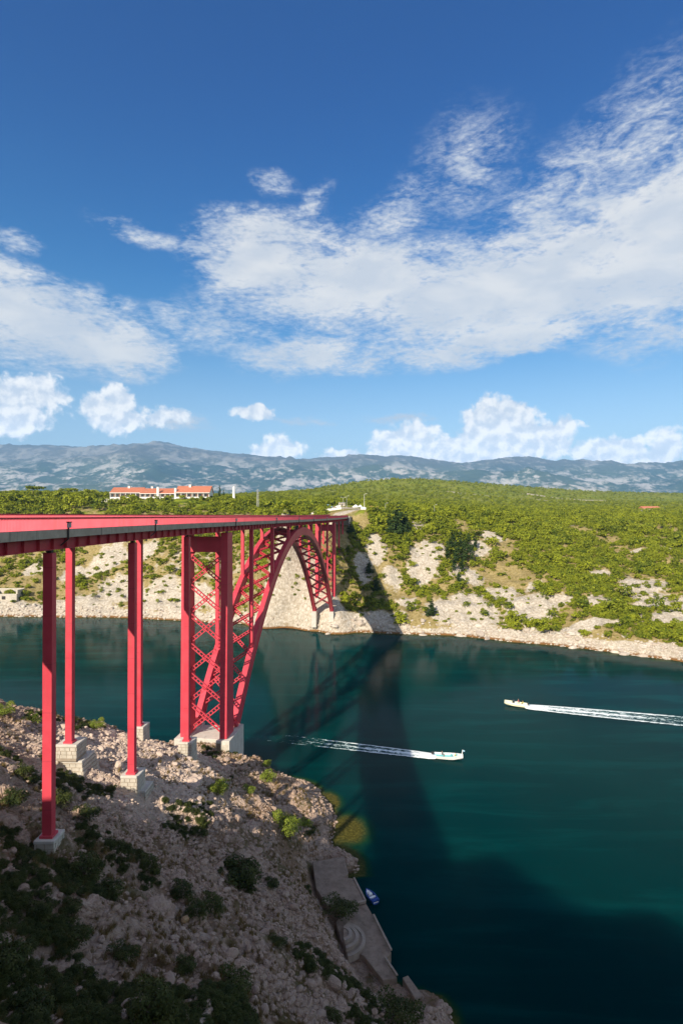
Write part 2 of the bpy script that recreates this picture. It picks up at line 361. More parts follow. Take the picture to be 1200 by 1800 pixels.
M['quay'] = pmat('quay_concrete', f_conc((0.20, 0.145, 0.105), (0.31, 0.235, 0.175), (0.10, 0.07, 0.05)), 0.9)
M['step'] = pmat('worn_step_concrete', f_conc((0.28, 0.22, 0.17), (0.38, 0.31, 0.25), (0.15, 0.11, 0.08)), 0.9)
M['asphalt'] = pmat('asphalt', lambda t: t.mix(t.noise(t.pos, 1.2, 5), (0.045, 0.045, 0.047), (0.065, 0.063, 0.06)), 0.9)
M['dark_metal'] = pmat('dark_metal', lambda t: t.mix(t.noise(t.pos, 5, 3), (0.025, 0.022, 0.022), (0.05, 0.042, 0.04)), 0.5)
M['grey_metal'] = pmat('grey_metal', lambda t: t.mix(t.noise(t.pos, 3, 3), (0.34, 0.34, 0.33), (0.45, 0.44, 0.42)), 0.45)
M['white'] = pmat('white_paint', lambda t: t.mix(t.noise(t.pos, 0.9, 5), (0.74, 0.72, 0.68), (0.82, 0.80, 0.76)), 0.6)
M['wall'] = pmat('white_render', f_conc((0.72, 0.69, 0.63), (0.80, 0.77, 0.70), (0.58, 0.53, 0.46)), 0.85)
M['roof'] = pmat('red_roof_tile', lambda t: t.mix(t.noise(t.pos, 0.35, 6, 0.7), (0.42, 0.135, 0.075), (0.56, 0.22, 0.13)), 0.85)
M['glass'] = pmat('window_glass', lambda t: (0.03, 0.04, 0.05), 0.15, 0.5)
M['shade_brown'] = pmat('brown_shutter', lambda t: (0.16, 0.085, 0.05), 0.7)
M['blue_body'] = pmat('pale_blue_body', lambda t: (0.28, 0.48, 0.62), 0.35, 0.5)
M['navy'] = pmat('navy_cloth', lambda t: t.mix(t.noise(t.obj, 3, 3), (0.02, 0.05, 0.22), (0.03, 0.09, 0.34)), 0.7)
M['tyre'] = pmat('tyre_rubber', lambda t: (0.02, 0.02, 0.02), 0.9)
M['yellow'] = pmat('yellow_hull', lambda t: t.mix(t.noise(t.obj, 1.5, 3), (0.80, 0.77, 0.50), (0.83, 0.81, 0.60)), 0.35, 0.5)
M['boat_white'] = pmat('boat_white', lambda t: t.mix(t.noise(t.obj, 1.2, 4), (0.78, 0.77, 0.75), (0.84, 0.83, 0.80)), 0.35, 0.5)
M['turq'] = pmat('turquoise_deck', lambda t: (0.22, 0.62, 0.60), 0.5)
M['skin'] = pmat('skin', lambda t: (0.52, 0.30, 0.20), 0.6)
M['hair'] = pmat('dark_hair', lambda t: (0.03, 0.02, 0.015), 0.7)
M['shirt_red'] = pmat('red_shirt', lambda t: (0.62, 0.05, 0.09), 0.8)
M['shirt_dark'] = pmat('dark_shirt', lambda t: (0.05, 0.03, 0.05), 0.8)
M['shirt_yellow'] = pmat('yellow_vest', lambda t: (0.72, 0.66, 0.08), 0.8)
M['shorts'] = pmat('teal_shorts', lambda t: (0.03, 0.22, 0.24), 0.8)
M['bark'] = pmat('bark', lambda t: t.mix(t.noise(t.obj, 4, 5), (0.10, 0.075, 0.05), (0.18, 0.14, 0.10)), 0.95)

def f_leaf(a, b, c):
    def f(t):
        r = t.n('ShaderNodeObjectInfo').outputs['Random']
        col = t.mix(t.ramp(r, 0, 1, smooth=False), a, b)
        n = t.noise(t.obj, 1.1, 3)
        col = t.mix(t.ramp(n, 0.42, 0.66), col, c)
        tr = t.n('ShaderNodeBsdfTranslucent', {'Color': col}); mx = t.n('ShaderNodeMixShader', {0: 0.22, 1: t.b.outputs[0], 2: tr.outputs[0]})
        t.nt.links.new(mx.outputs[0], t.out.inputs[0])
        return col
    return f
M['leaf_far'] = pmat('far_scrub_leaves', f_leaf((0.055, 0.095, 0.007), (0.28, 0.31, 0.016), (0.33, 0.35, 0.024)), 0.7, 0.2)
M['leaf_dark'] = pmat('dark_conifer_needles', f_leaf((0.020, 0.045, 0.010), (0.04, 0.07, 0.014), (0.05, 0.08, 0.016)), 0.7, 0.2)
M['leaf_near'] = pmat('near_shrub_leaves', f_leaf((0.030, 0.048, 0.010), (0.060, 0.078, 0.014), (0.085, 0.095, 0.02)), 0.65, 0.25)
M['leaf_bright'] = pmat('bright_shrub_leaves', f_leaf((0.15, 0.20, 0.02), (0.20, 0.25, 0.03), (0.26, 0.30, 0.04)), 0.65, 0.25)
M['dry'] = pmat('dry_grass', lambda t: t.mix(t.noise(t.pos, 0.4, 4), (0.26, 0.17, 0.07), (0.12, 0.10, 0.035)), 0.95, 0.1)

def f_rock(a, b, c, gravel=False):
    def f(t):
        col = t.mix(t.ramp(t.noise(t.pos, 0.9, 6, 0.65), 0.3, 0.7), a, b)
        col = t.mix(t.ramp(t.noise(t.pos, 4.5, 5, 0.7), 0.5, 0.72), col, c)
        col = t.mix(t.ramp(t.n('ShaderNodeObjectInfo').outputs['Random'], 0, 1, 0, 0.5), col, (0.30, 0.215, 0.16))
        if gravel: col = t.mix(t.math('MULTIPLY', t.ramp(t.n('ShaderNodeVectorMath', {0: t.n('ShaderNodeMapping', {'Vector': t.pos, 'Location': (-29, 84, 0), 'Scale': (15, 24, 1e6)}, vector_type='TEXTURE').outputs[0]}, operation='LENGTH').outputs['Value'], 1.15, 0.6), 0.6), col, (0.62, 0.50, 0.41))  # pale gravel round the pier bases, lightened further for sunlight missing there
        bump(t, t.noise(t.pos, 5, 8, 0.7), 0.6, 0.12); return col
    return f
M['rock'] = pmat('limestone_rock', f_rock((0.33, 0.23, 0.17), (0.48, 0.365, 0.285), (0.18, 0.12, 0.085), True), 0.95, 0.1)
M['rock_far'] = pmat('pale_limestone', f_rock((0.50, 0.44, 0.37), (0.62, 0.56, 0.47), (0.36, 0.29, 0.21)), 0.95, 0.1)

def f_near(t):
    p = t.pos; z = t.n('ShaderNodeSeparateXYZ', {0: p}).outputs[2]
    big = t.noise(p, 0.085, 5, 0.6); mid = t.noise(p, 0.45, 6, 0.65, 0.4); fine = t.noise(p, 2.4, 7, 0.72); grit = t.noise(p, 9.0, 5, 0.7)
    vor = t.n('ShaderNodeTexVoronoi', {'Vector': p, 'Scale': 1.9, 'Randomness': 1.0})
    vd = t.n('ShaderNodeTexVoronoi', {'Vector': p, 'Scale': 1.15, 'Randomness': 1.0}, feature='DISTANCE_TO_EDGE').outputs['Distance']
    c = t.mix(t.ramp(fine, 0.3, 0.7), (0.30, 0.195, 0.135), (0.47, 0.345, 0.26))
    c = t.mix(t.ramp(t.n('ShaderNodeSeparateColor', {0: vor.outputs['Color']}).outputs[0], 0.1, 0.9, 0, 0.5), c, (0.54, 0.415, 0.33))
    c = t.mix(t.ramp(grit, 0.55, 0.75, 0, 0.65), c, (0.11, 0.080, 0.065))
    soil = t.ramp(t.math('ADD', mid, t.math('MULTIPLY', t.math('SUBTRACT', big, 0.5), 0.9)), 0.47, 0.60)
    c = t.mix(t.math('MULTIPLY', soil, 0.75), c, t.mix(t.ramp(fine, 0.35, 0.65), (0.13, 0.075, 0.038), (0.25, 0.155, 0.085)))
    moss = t.ramp(t.math('ADD', t.noise(p, 0.22, 6, 0.6, 0.5), t.math('MULTIPLY', t.math('SUBTRACT', fine, 0.5), 0.4)), 0.515, 0.62)
    c = t.mix(t.math('MULTIPLY', moss, 0.8), c, t.mix(mid, (0.055, 0.06, 0.016), (0.15, 0.115, 0.04)))
    c = t.mix(t.math('MULTIPLY', t.ramp(t.n('ShaderNodeVectorMath', {0: t.n('ShaderNodeMapping', {'Vector': t.pos, 'Location': (-29, 84, 0), 'Scale': (15, 24, 1e6)}, vector_type='TEXTURE').outputs[0]}, operation='LENGTH').outputs['Value'], 1.15, 0.6), t.ramp(fine, 0.30, 0.55, 0.25, 0.85)), c, (0.60, 0.475, 0.38))  # pale rubble round the pier bases, its colour brightened to read as sunlit
    wet = t.ramp(t.math('ADD', z, t.math('MULTIPLY', mid, 1.0)), 1.15, 0.55)
    c = t.mix(wet, c, (0.10, 0.062, 0.03))
    h = t.math('ADD', t.math('MULTIPLY', fine, 0.9), t.math('ADD', t.math('MULTIPLY', grit, 0.35), t.math('MULTIPLY', t.ramp(vd, 0, 0.12), 0.35)))
    bump(t, h, 0.9, 0.35)
    return c
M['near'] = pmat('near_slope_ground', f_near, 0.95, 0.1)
def f_far(t):
    p = t.pos; z = t.n('ShaderNodeSeparateXYZ', {0: p}).outputs[2]
    bare = t.n('ShaderNodeAttribute', attribute_name='bare').outputs['Fac']; green = t.n('ShaderNodeAttribute', attribute_name='green').outputs['Fac']
    mid = t.noise(p, 0.16, 6, 0.65, 0.3); fine = t.noise(p, 0.8, 6, 0.7); can = t.noise(p, 0.11, 3, 0.5); can2 = t.noise(p, 0.018, 5, 0.6)
    lime = t.mix(t.ramp(fine, 0.34, 0.66), (0.38, 0.32, 0.24), (0.60, 0.54, 0.45))
    vc = t.n('ShaderNodeTexVoronoi', {'Vector': t.n('ShaderNodeVectorMath', {0: t.n('ShaderNodeMapping', {'Vector': p, 'Scale': (1, 1, 0.45)}).outputs[0], 1: t.noise(p, 0.6, 5, 0.7, 0.0, 'Color')}, operation='ADD').outputs[0], 'Scale': 0.55}, feature='DISTANCE_TO_EDGE').outputs['Distance']
    lime = t.mix(t.ramp(vc, 0.12, 0.02, 0, 0.28), lime, (0.20, 0.16, 0.11))
    lime = t.mix(t.ramp(mid, 0.58, 0.72, 0, 0.6), lime, (0.27, 0.19, 0.10))
    soil = t.mix(t.ramp(fine, 0.3, 0.7), (0.20, 0.155, 0.05), (0.38, 0.295, 0.14))
    f = t.ramp(t.math('ADD', bare, t.math('MULTIPLY', t.math('SUBTRACT', mid, 0.5), 1.3)), 0.36, 0.60)
    c = t.mix(f, soil, lime)
    leaf = t.mix(t.ramp(can, 0.36, 0.64), (0.07, 0.105, 0.007), (0.235, 0.265, 0.017))
    leaf = t.mix(t.ramp(can2, 0.40, 0.66, 0, 0.6), leaf, (0.235, 0.22, 0.04))
    g = t.ramp(t.math('ADD', green, t.math('MULTIPLY', t.math('SUBTRACT', mid, 0.5), 0.9)), 0.40, 0.56)
    c = t.mix(g, c, leaf)
    c = t.mix(t.ramp(t.math('ADD', z, t.math('MULTIPLY', fine, 1.2)), 1.7, 1.0), c, (0.20, 0.10, 0.035))
    bump(t, t.math('ADD', t.math('MULTIPLY', fine, 0.6), t.math('MULTIPLY', can, 1.6)), 0.9, 1.2)
    return c
M['far'] = pmat('far_hill_ground', f_far, 0.95, 0.1)
def f_mount(t):
    p = t.pos; z = t.n('ShaderNodeSeparateXYZ', {0: p}).outputs[2]
    q = t.n('ShaderNodeMapping', {'Vector': p, 'Scale': (0.667, 0.37, 1.13)}).outputs[0]
    a = t.noise(q, 0.0022, 9, 0.66, 0.5); b = t.noise(q, 0.010, 7, 0.72, 0.3); c0 = t.noise(p, 0.0004, 4)
    lime = t.ramp(t.math('ADD', t.math('MULTIPLY', a, 0.55), t.math('MULTIPLY', b, 0.45)), 0.485, 0.575)
    g = t.mix(t.ramp(c0, 0.35, 0.65), (0.022, 0.045, 0.022), (0.06, 0.08, 0.035))
    hi = t.ramp(z, 930, 1500)
    g = t.mix(hi, g, (0.085, 0.08, 0.06))
    return t.mix(t.math('MULTIPLY', lime, t.ramp(z, 750, 1500, 0.78, 0.28)), g, (0.52, 0.48, 0.43))
M['mount'] = pmat('mountain_limestone', f_mount, 1.0, 0.0)
def f_water(t):
    p = t.pos; sh = t.n('ShaderNodeAttribute', attribute_name='shallow').outputs['Fac']
    sp = t.n('ShaderNodeSeparateXYZ', {0: p})
    big = t.noise(t.n('ShaderNodeMapping', {'Vector': p, 'Scale': (1, 0.6, 1)}).outputs[0], 0.012, 4, 0.5, 0.6)
    streak = t.noise(t.n('ShaderNodeMapping', {'Vector': p, 'Rotation': (0, 0, R(16)), 'Scale': (0.22, 1.5, 1)}).outputs[0], 0.10, 6, 0.65, 0.5)
    deep = t.mix(t.ramp(big, 0.35, 0.65), (0.0003, 0.018, 0.0190), (0.0004, 0.027, 0.0262))
    deep = t.mix(t.ramp(streak, 0.46, 0.66), deep, (0.0006, 0.032, 0.031))
    n = t.noise(p, 0.45, 5, 0.6, 0.4); f = t.noise(p, 2.2, 4, 0.6)
    bed = t.mix(t.ramp(f, 0.4, 0.66), (0.05, 0.046, 0.009), (0.105, 0.09, 0.02))
    k = t.math('ADD', sh, t.math('MULTIPLY', t.math('SUBTRACT', n, 0.5), 0.25))
    c = t.mix(t.ramp(k, 0.18, 0.55), deep, (0.006, 0.036, 0.016))
    c = t.mix(t.ramp(k, 0.45, 0.85), c, bed)
    w1 = t.noise(t.n('ShaderNodeMapping', {'Vector': p, 'Rotation': (0, 0, R(20)), 'Scale': (0.55, 1.3, 1)}).outputs[0], 1.0, 5, 0.6, 0.3)
    w2 = t.noise(t.n('ShaderNodeMapping', {'Vector': p, 'Rotation': (0, 0, R(-25)), 'Scale': (0.6, 1.2, 1)}).outputs[0], 0.17, 3, 0.5)
    bump(t, t.math('ADD', t.math('MULTIPLY', w1, 0.40), w2), 0.085, 0.6)
    t.nt.links.new(t.math('SUBTRACT', 0.95, t.ramp(k, 0.2, 0.7), clamp=True), t.b.inputs['Subsurface Weight'])
    t.b.inputs['Subsurface Radius'].default_value = (0.5, 1.0, 1.1); t.b.inputs['Subsurface Scale'].default_value = 45.0
    return c
M['water'] = pmat('sea_water', f_water, 0.05, 0.11)
M['water'].node_tree.nodes['Principled BSDF'].inputs['IOR'].default_value = 1.13

# ------------------------------------------------------------------ setting: terrain
def grid_mesh(name, xs, ys, zfun, mat):
    X, Y = np.meshgrid(xs, ys); Z = zfun(X, Y); ny, nx = X.shape
    v = np.stack([X.ravel(), Y.ravel(), Z.ravel()], 1); i = (np.arange(ny - 1)[:, None] * nx + np.arange(nx - 1)[None]).ravel()
    me = np_mesh(name, v, quads=np.stack([i, i + 1, i + nx + 1, i + nx], 1), smooth=True)
    return link(name, me, mat), X, Y, Z
xs = np.concatenate([np.arange(-300, -62, 5), np.arange(-62, 26, 0.4), np.arange(26, 92, 2.5)])
ys = np.concatenate([np.arange(-200, 24, 4), np.arange(24, 124, 0.4), np.arange(124, 182, 2.0)])
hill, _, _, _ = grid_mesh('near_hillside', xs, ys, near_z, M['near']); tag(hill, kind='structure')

# bare limestone patches and clearings on the far side (photo point, half width, half height in metres along the slope)
bare_px = [(735,925,9,8),(660,965,6,9),(638,1000,5,9),(690,1015,6,7),(715,1060,6,6),(828,1082,15,20),(880,1045,9,9),(925,1062,13,16),(745,985,9,14),(735,1010,7,10),(1135,1028,15,12),(1160,1058,15,12),(1190,1082,18,11),(1055,1005,6,6),(1055,1055,9,6),(865,945,9,7),(840,965,8,10),(820,1010,9,9),(940,1030,6,6),(1000,1110,25,5),
   (500,1075,20,8),(545,1085,18,7),(640,1095,22,5),(590,1090,20,6),(535,1000,7,9),(330,1060,18,10),(280,1040,14,14),(210,1040,14,14),(190,985,14,14),(150,1060,20,9),(100,1065,25,8),(30,1065,25,7),(255,970,10,10),(70,1000,10,10),(130,1010,8,8),
   (760,960,8,9),(770,1070,8,10),(985,1060,6,6),(1165,965,9,7),(1120,970,7,5),(900,905,8,6)]
W = [(0.80 * y + 70) for y in (1,)]
rows = np.exp(np.arange(math.log(160), math.log(3620), 0.0049)); u = np.linspace(-1, 1, 372)
Xf = u[None] * (0.78 * rows[:, None] + 60); Yf = np.repeat(rows[:, None], len(u), 1)
Zf = far_z(Xf, Yf)
bare = np.zeros_like(Xf)
bare_w = []
for px, py, a, b in bare_px:
    h = hit(px, py, 200)
    if h is None: continue
    bare_w.append((h[0], h[1], a * 0.86, b * 0.86))
def bare_at(X, Y):
    m = np.zeros_like(X)
    for x, y, a, b in bare_w:
        m = np.maximum(m, np.clip(1.25 - np.sqrt(((X - x) / a) ** 2 + ((Y - y) / b) ** 2) * 0.75, 0, 1))
    return m
def rock_at(X, Y, Z):
    m = bare_at(X, Y)
    m = np.maximum(m, 0.95 * sstep(5.0, 2.2, Z + 4.0 * (fbm(X * 0.05, Y * 0.05, 83, 3) - 0.45)) * (Z > -1))                       # band of bare rock above the water
    lf = sstep(-5, -60, X) * sstep(46, 28, Z) * 0.42                            # left bank is barer
    m = np.maximum(m, lf * sstep(0.35, 0.6, fbm(X * 0.03, Y * 0.03, 77, 4)))
    return m * sstep(520, 430, Y)
bare = rock_at(Xf, Yf, Zf)
green = sstep(30, 60, Zf) * 0.5 + sstep(400, 470, Yf) * 0.55 + 0.18 * sstep(30, 120, Xf) * sstep(4, 12, Zf)
# dirt clearings and far quarry strips on the plateau
for px0, px1, py, dpt, wid in ((895, 1035, 928, 395, 7), (800, 960, 878, 1150, 26), (930, 1110, 875, 1350, 30), (590, 632, 899, 372, 22), (600, 690, 908, 335, 9)):
    xa, xb = (px0 - 600) * dpt / FPX, (px1 - 600) * dpt / FPX
    d = np.hypot(np.maximum(np.maximum(xa - Xf, Xf - xb), 0), Yf - dpt)
    k = sstep(wid, wid * 0.45, d); green = green * (1 - k); bare = np.maximum(bare, 0.62 * k)
ny, nx = Xf.shape; i = (np.arange(ny - 1)[:, None] * nx + np.arange(nx - 1)[None]).ravel()
me = np_mesh('far_hillside', np.stack([Xf.ravel(), Yf.ravel(), Zf.ravel()], 1), quads=np.stack([i, i + 1, i + nx + 1, i + nx], 1), smooth=True)
set_attr(me, 'bare', bare.ravel()); set_attr(me, 'green', green.ravel())
fh = link('far_hillside', me, M['far']); tag(fh, kind='structure')

# mountains
ridge_px = [(-700,800),(-300,795),(0,787),(60,792),(130,795),(200,790),(262,787),(284,783),(297,776),(312,783),(340,793),(440,800),(520,812),(620,810),(705,808),(760,814),(810,818),(870,811),(900,809),(960,815),(1010,822),(1060,828),(1130,823),(1165,830),(1200,834),(1500,830),(2000,825)]
mx = np.linspace(-9500, 9500, 420); my = np.concatenate([np.linspace(3400, 4800, 8), np.linspace(4950, 12500, 150)])
MX, MY = np.meshgrid(mx, my)
rp = np.interp(MX / 10.0 + 600, [a for a, b in ridge_px], [56 + (YH - b) * 10.0 for a, b in ridge_px])
tt = np.clip((MY - 4800) / 5200, 0, 1)
wn = fbm(MX * 0.0006, MY * 0.0006, 61, 5, True) - 0.5
mz = 80 + (rp - 80) * (0.16 * sstep(0, 0.25, tt) + 0.34 * sstep(0.15, 0.6, tt) + 0.50 * sstep(0.5, 1.0, tt)) + wn * 420 * sstep(0.02, 0.3, tt) * (1 - 0.80 * sstep(0.75, 1, tt)) + (fbm(MX * 0.004, MY * 0.004, 67, 4, True) - 0.5) * 90 * sstep(0.05, 0.3, tt) * (1 - 0.5 * sstep(0.8, 1, tt))
mz = np.where(MY > 10000, mz - (MY - 10000) * 0.25, mz); mz = np.maximum(mz, 40)
MX, MY, mz = MX * 1.5, np.where(MY > 4800, MY * 1.5, 3400 + (MY - 3400) * 2.714), EYE + (mz - EYE) * 1.5
ny, nx = MX.shape; i = (np.arange(ny - 1)[:, None] * nx + np.arange(nx - 1)[None]).ravel()
mo = link('mountains', np_mesh('mountains', np.stack([MX.ravel(), MY.ravel(), mz.ravel()], 1), quads=np.stack([i, i + 1, i + nx + 1, i + nx], 1), smooth=True), M['mount']); tag(mo, kind='structure')

# sea
wx = np.concatenate([[-6000, -3000, -1500, -800, -500], np.arange(-320, -30, 12), np.arange(-30, 45, 0.9), np.arange(45, 320, 12), [500, 800, 1500, 3000, 6000]])
wy = np.concatenate([[-2500, -1200, -500], np.arange(-240, 40, 14), np.arange(40, 130, 0.9), np.arange(130, 160, 6), np.arange(160, 330, 2.0), [360, 420]])
sea, SX, SY, SZ = grid_mesh('sea', wx, wy, lambda X, Y: X * 0.0, M['water'])
dep = np.where(SY < 150, near_z(SX, SY, False), far_z(SX, SY, False))
shal = 0.75 * sstep(-2.0, -0.1, dep)
shal = np.where(SY > 150, np.maximum(shal, 0.44 * sstep(-20, -0.5, dep)), shal)
for (px_, py_, rx_, ry_) in ((610, 1455, 7.5, 7.0), (575, 1408, 4.0, 6.0)):
    cx_, cy_ = W0(px_, py_)[:2]; shal = np.maximum(shal, sstep(1.3, 0.1, np.hypot((SX - cx_) / rx_, (SY - cy_) / ry_)) * sstep(-5.5, -1.0, dep))
shal = np.where(SY > 150, 0.75 * sstep(-4.0, -0.3, dep), shal)
nyw, nxw = SX.shape
def close_sea(me):
    bm = bmesh.new(); bm.from_mesh(me); be = [e for e in bm.edges if e.is_boundary]
    r = bmesh.ops.extrude_edge_only(bm, edges=be); nv = [g for g in r['geom'] if isinstance(g, bmesh.types.BMVert)]
    for v in nv: v.co.z = -36.0
    ne = [g for g in r['geom'] if isinstance(g, bmesh.types.BMEdge)]
    bmesh.ops.edgeloop_fill(bm, edges=[e for e in ne if e.is_boundary]); bm.to_mesh(me); bm.free()
close_sea(sea.data)
shal = np.concatenate([shal.ravel(), np.zeros(len(sea.data.vertices) - shal.size)])
set_attr(sea.data, 'shallow', shal); tag(sea, kind='structure')

# ------------------------------------------------------------------ air
def build_haze():
    mb = MB(); mb.box(-15500, 15500, -2800, 19500, -40, 2080)
    m = bpy.data.materials.new('haze_air'); m.use_nodes = True; t = NT(m.node_tree); out = t.n('ShaderNodeOutputMaterial')
    v = t.n('ShaderNodeVolumePrincipled', {'Color': (0.30, 0.60, 1.0, 1), 'Density': 0.000056, 'Anisotropy': 0.0})
    t.nt.links.new(v.outputs[0], out.inputs['Volume'])
    o = mb.build('haze', m); tag(o, kind='stuff')
build_haze()

# ------------------------------------------------------------------ the bridge
bridge = empty('arch_bridge', BP(110, COLW / 2, 12.9))
tag(bridge, 'long red steel arch bridge crossing the channel on tall red columns', 'bridge')
BR0 = Vector(bridge.location)
def bpart(mb, name, mat, parent=None, bevel=0.0):
    """parts are modelled in world space and hung on the bridge"""
    par = parent or bridge
    o = mb.build(name, mat, par, bevel)
    o.data.transform(Matrix.Translation(-BR0)); return o
Y0, Y1 = 12.0, 316.0
def sweep(mb, prof, ya, yb, step=2.2, m=0):
    n = max(1, int((yb - ya) / step)); k = len(prof); v = []
    for i in range(n + 1):
        Y = ya + (yb - ya) * i / n; rz = railz(Y)
        v += [BP(Y, a, rz + b) for a, b in prof]
    f = [(i * k + j, i * k + (j + 1) % k, (i + 1) * k + (j + 1) % k, (i + 1) * k + j) for i in range(n) for j in range(k)]
    f += [tuple(range(k)), tuple(range(n * k + k - 1, n * k - 1, -1))]
    mb.add(v, f, m)
FT, BB, GB = -1.10, -1.85, -2.85
LE = COLW + 1.1
mb = MB(); sweep(mb, [(-0.85, FT - 0.02), (LE - 0.25, FT - 0.02), (LE - 0.25, FT - 0.32), (-0.85, FT - 0.32)], Y0, Y1); bpart(mb, 'roadway', M['asphalt'])
for a, b in ((-1.1, -0.86), (LE - 0.24, LE)):
    mb = MB(); sweep(mb, [(a, FT), (b, FT), (b, BB), (a, BB)], Y0, Y1); bpart(mb, 'edge_beam', M['beam'])
stiff_me = None
for side, v0 in ((0, -0.42), (1, COLW + 0.42)):
    mb = MB(); s = 1 if side == 0 else -1
    sweep(mb, [(v0, FT - 0.33), (v0 + s * 0.06, FT - 0.33), (v0 + s * 0.06, GB), (v0, GB)], Y0, Y1)
    sweep(mb, [(v0 - s * 0.26, GB), (v0 + s * 0.32, GB), (v0 + s * 0.32, GB - 0.06), (v0 - s * 0.26, GB - 0.06)], Y0, Y1)
    gd = bpart(mb, 'girder', M['red_girder'])
    if side == 0:
        sm = MB(); sm.box(-0.27, 0.0, -0.035, 0.035, GB + 0.005, FT - 0.34)      # projecting web plate
        proto = None; Y = Y0 + 0.6
        while Y < Y1:
            if proto is None:
                proto = sm.build('stiffener', M['red_girder'], gd); st = proto
            else:
                st = proto.copy(); COL.objects.link(st); st.parent = gd
            p = BP(Y, v0, railz(Y)); d = brT(Y)
            # local +x points to the left of travel
            ang = math.atan2(d.x, d.y)
            st.location = p - BR0; st.rotation_euler = (0, 0, -ang); st.scale = (-1, 1, 1) if False else (1, 1, 1)
            # plate must project to the right (towards the open air)
            st.location = (p - BR0) + Vector((d.y * 0.27, -d.x * 0.27, 0))
            Y += 2.4
# cross girders under the deck
for k in range(38):
    Y = Y0 + 4 + k * 8.0; mb = MB(); rz = railz(Y)
    mb.bar(BP(Y, -0.3, rz - 2.1), BP(Y, COLW + 0.3, rz - 2.1), 0.25, 0.8); bpart(mb, 'cross_girder', M['red_girder'])
# railing panels: rows of slats between a rail and the edge beam
def panel_mesh(h):
    """upright slats set across the line of the railing, as seen from below the deck"""
    mb = MB(); n = 15
    for i in range(n):
        y = 0.1 + 0.2 * i; mb.box(-0.05, 0.05, y - 0.010, y + 0.010, 0.0, h)
    mb.box(-0.055, 0.055, 0.005, 2.985, h + 0.003, h + 0.035); mb.box(-0.055, 0.055, 0.005, 2.985, -0.04, -0.003)
    return mb
proto = [None, None]
for side, v0, top in ((0, -1.02, -0.05), (1, LE - 0.08, 0.30)):
    Y = Y0
    while Y < Y1 - 3:
        if proto[side] is None: proto[side] = o = panel_mesh(top - FT - 0.03).build('fence_panel', M['red_fence'], bridge)
        else:
            o = proto[side].copy(); COL.objects.link(o); o.parent = bridge
        p = BP(Y, v0, railz(Y) + FT + 0.03); q = BP(Y + 3.0, v0, railz(Y + 3.0) + FT + 0.03); dv = q - p
        o.location = p - BR0; o.rotation_euler = (math.atan2(dv.z, math.hypot(dv.x, dv.y)), 0, -math.atan2(dv.x, dv.y)); o.scale = (1, dv.length / 3.0, 1)
        Y += 3.0
    mb = MB(); sweep(mb, [(v0 - 0.07, top + 0.06), (v0 + 0.09, top + 0.06), (v0 + 0.09, top), (v0 - 0.07, top)], Y0, Y1 - 1); bpart(mb, 'fence_rail', M['red'])
# cable brackets with a small grey box on the outside of the railing
for Y in (52.6, 75.5, 114.2, 148.2, 178.0, 205.0, 236.0):
    rz = railz(Y); mb = MB()
    mb.bar(BP(Y, -1.2, rz - 0.42), BP(Y, -1.2, rz - 2.0), 0.12, 0.12); mb.bar(BP(Y, -1.2, rz - 2.0), BP(Y, -0.5, rz - 2.6), 0.10, 0.10)
    br = bpart(mb, 'cable_bracket', M['dark_metal'])
    c = BP(Y - 0.1, -1.32, rz - 0.72); mb = MB(); mb.box(c.x - 0.16, c.x + 0.16, c.y - 0.14, c.y + 0.14, c.z - 0.24, c.z + 0.22)
    bpart(mb, 'cable_box', M['grey_metal'], br, 0.03)
    mb = MB(); mb.box(c.x - 0.19, c.x + 0.19, c.y - 0.17, c.y + 0.17, c.z + 0.225, c.z + 0.33); bpart(mb, 'box_cover', M['dark_metal'], br)

def column(Y, v, zb, zt, w, d, name='pier_column', d_top=None, foot=False):
    """box column, front face at station Y; w across the bridge, d along it"""
    T = brT(Y); L = Vector((-T.y, T.x, 0)); c = BP(Y, v, 0); mb = MB()
    dt = d_top or d; pts = []
    for z, dd, off in ((zb, d, 0.0), (zt, dt, (d - dt) * 0.35)):
        for a, b in ((w / 2, off), (-w / 2, off), (-w / 2, off + dd), (w / 2, off + dd)):
            q = c + L * a + T * b; pts.append(Vector((q.x, q.y, z)))
    mb.hexa(pts)
    o = bpart(mb, name, M['red'], None, 0.03)
    def collar(z0, z1, e):
        mb = MB(); q = [c + L * a + T * b for a, b in ((w / 2 + e, -e), (-w / 2 - e, -e), (-w / 2 - e, d + e), (w / 2 + e, d + e))]
        mb.hexa([Vector((p.x, p.y, z0)) for p in q] + [Vector((p.x, p.y, z1)) for p in q]); return mb
    if foot: bpart(collar(zb - 0.02, zb + 0.22, 0.16), 'base_plate', M['red'], o, 0.02)
    return o
def bearing(Y, v, z0, z1, par):
    mb = MB(); c = BP(Y, v, 0); mb.box(c.x - 0.22, c.x + 0.22, c.y - 0.22, c.y + 0.22, z0, z1); bpart(mb, 'bearing', M['dark_metal'], par)
piers = [(32.0, 33.0, 37.0), (51.2, 27.1, 31.0), (70.6, 24.0, 27.7), (91.0, 20.0, 22.2), (284.0, 35.0, 36.5), (299.0, 44.5, 45.5)]
pier_cols = []
for Y, zr, zl in piers:
    for v, zb in ((0.0, zr), (COLW, zl)):
        zt = railz(Y) + GB - 0.36; w = 0.86 if Y < 200 else 0.75
        o = column(Y, v, zb, zt, w, 0.78, 'pier_column', foot=True); bearing(Y + 0.39, v, zt, zt + 0.31, o)
        pier_cols.append((Y, v, zb))
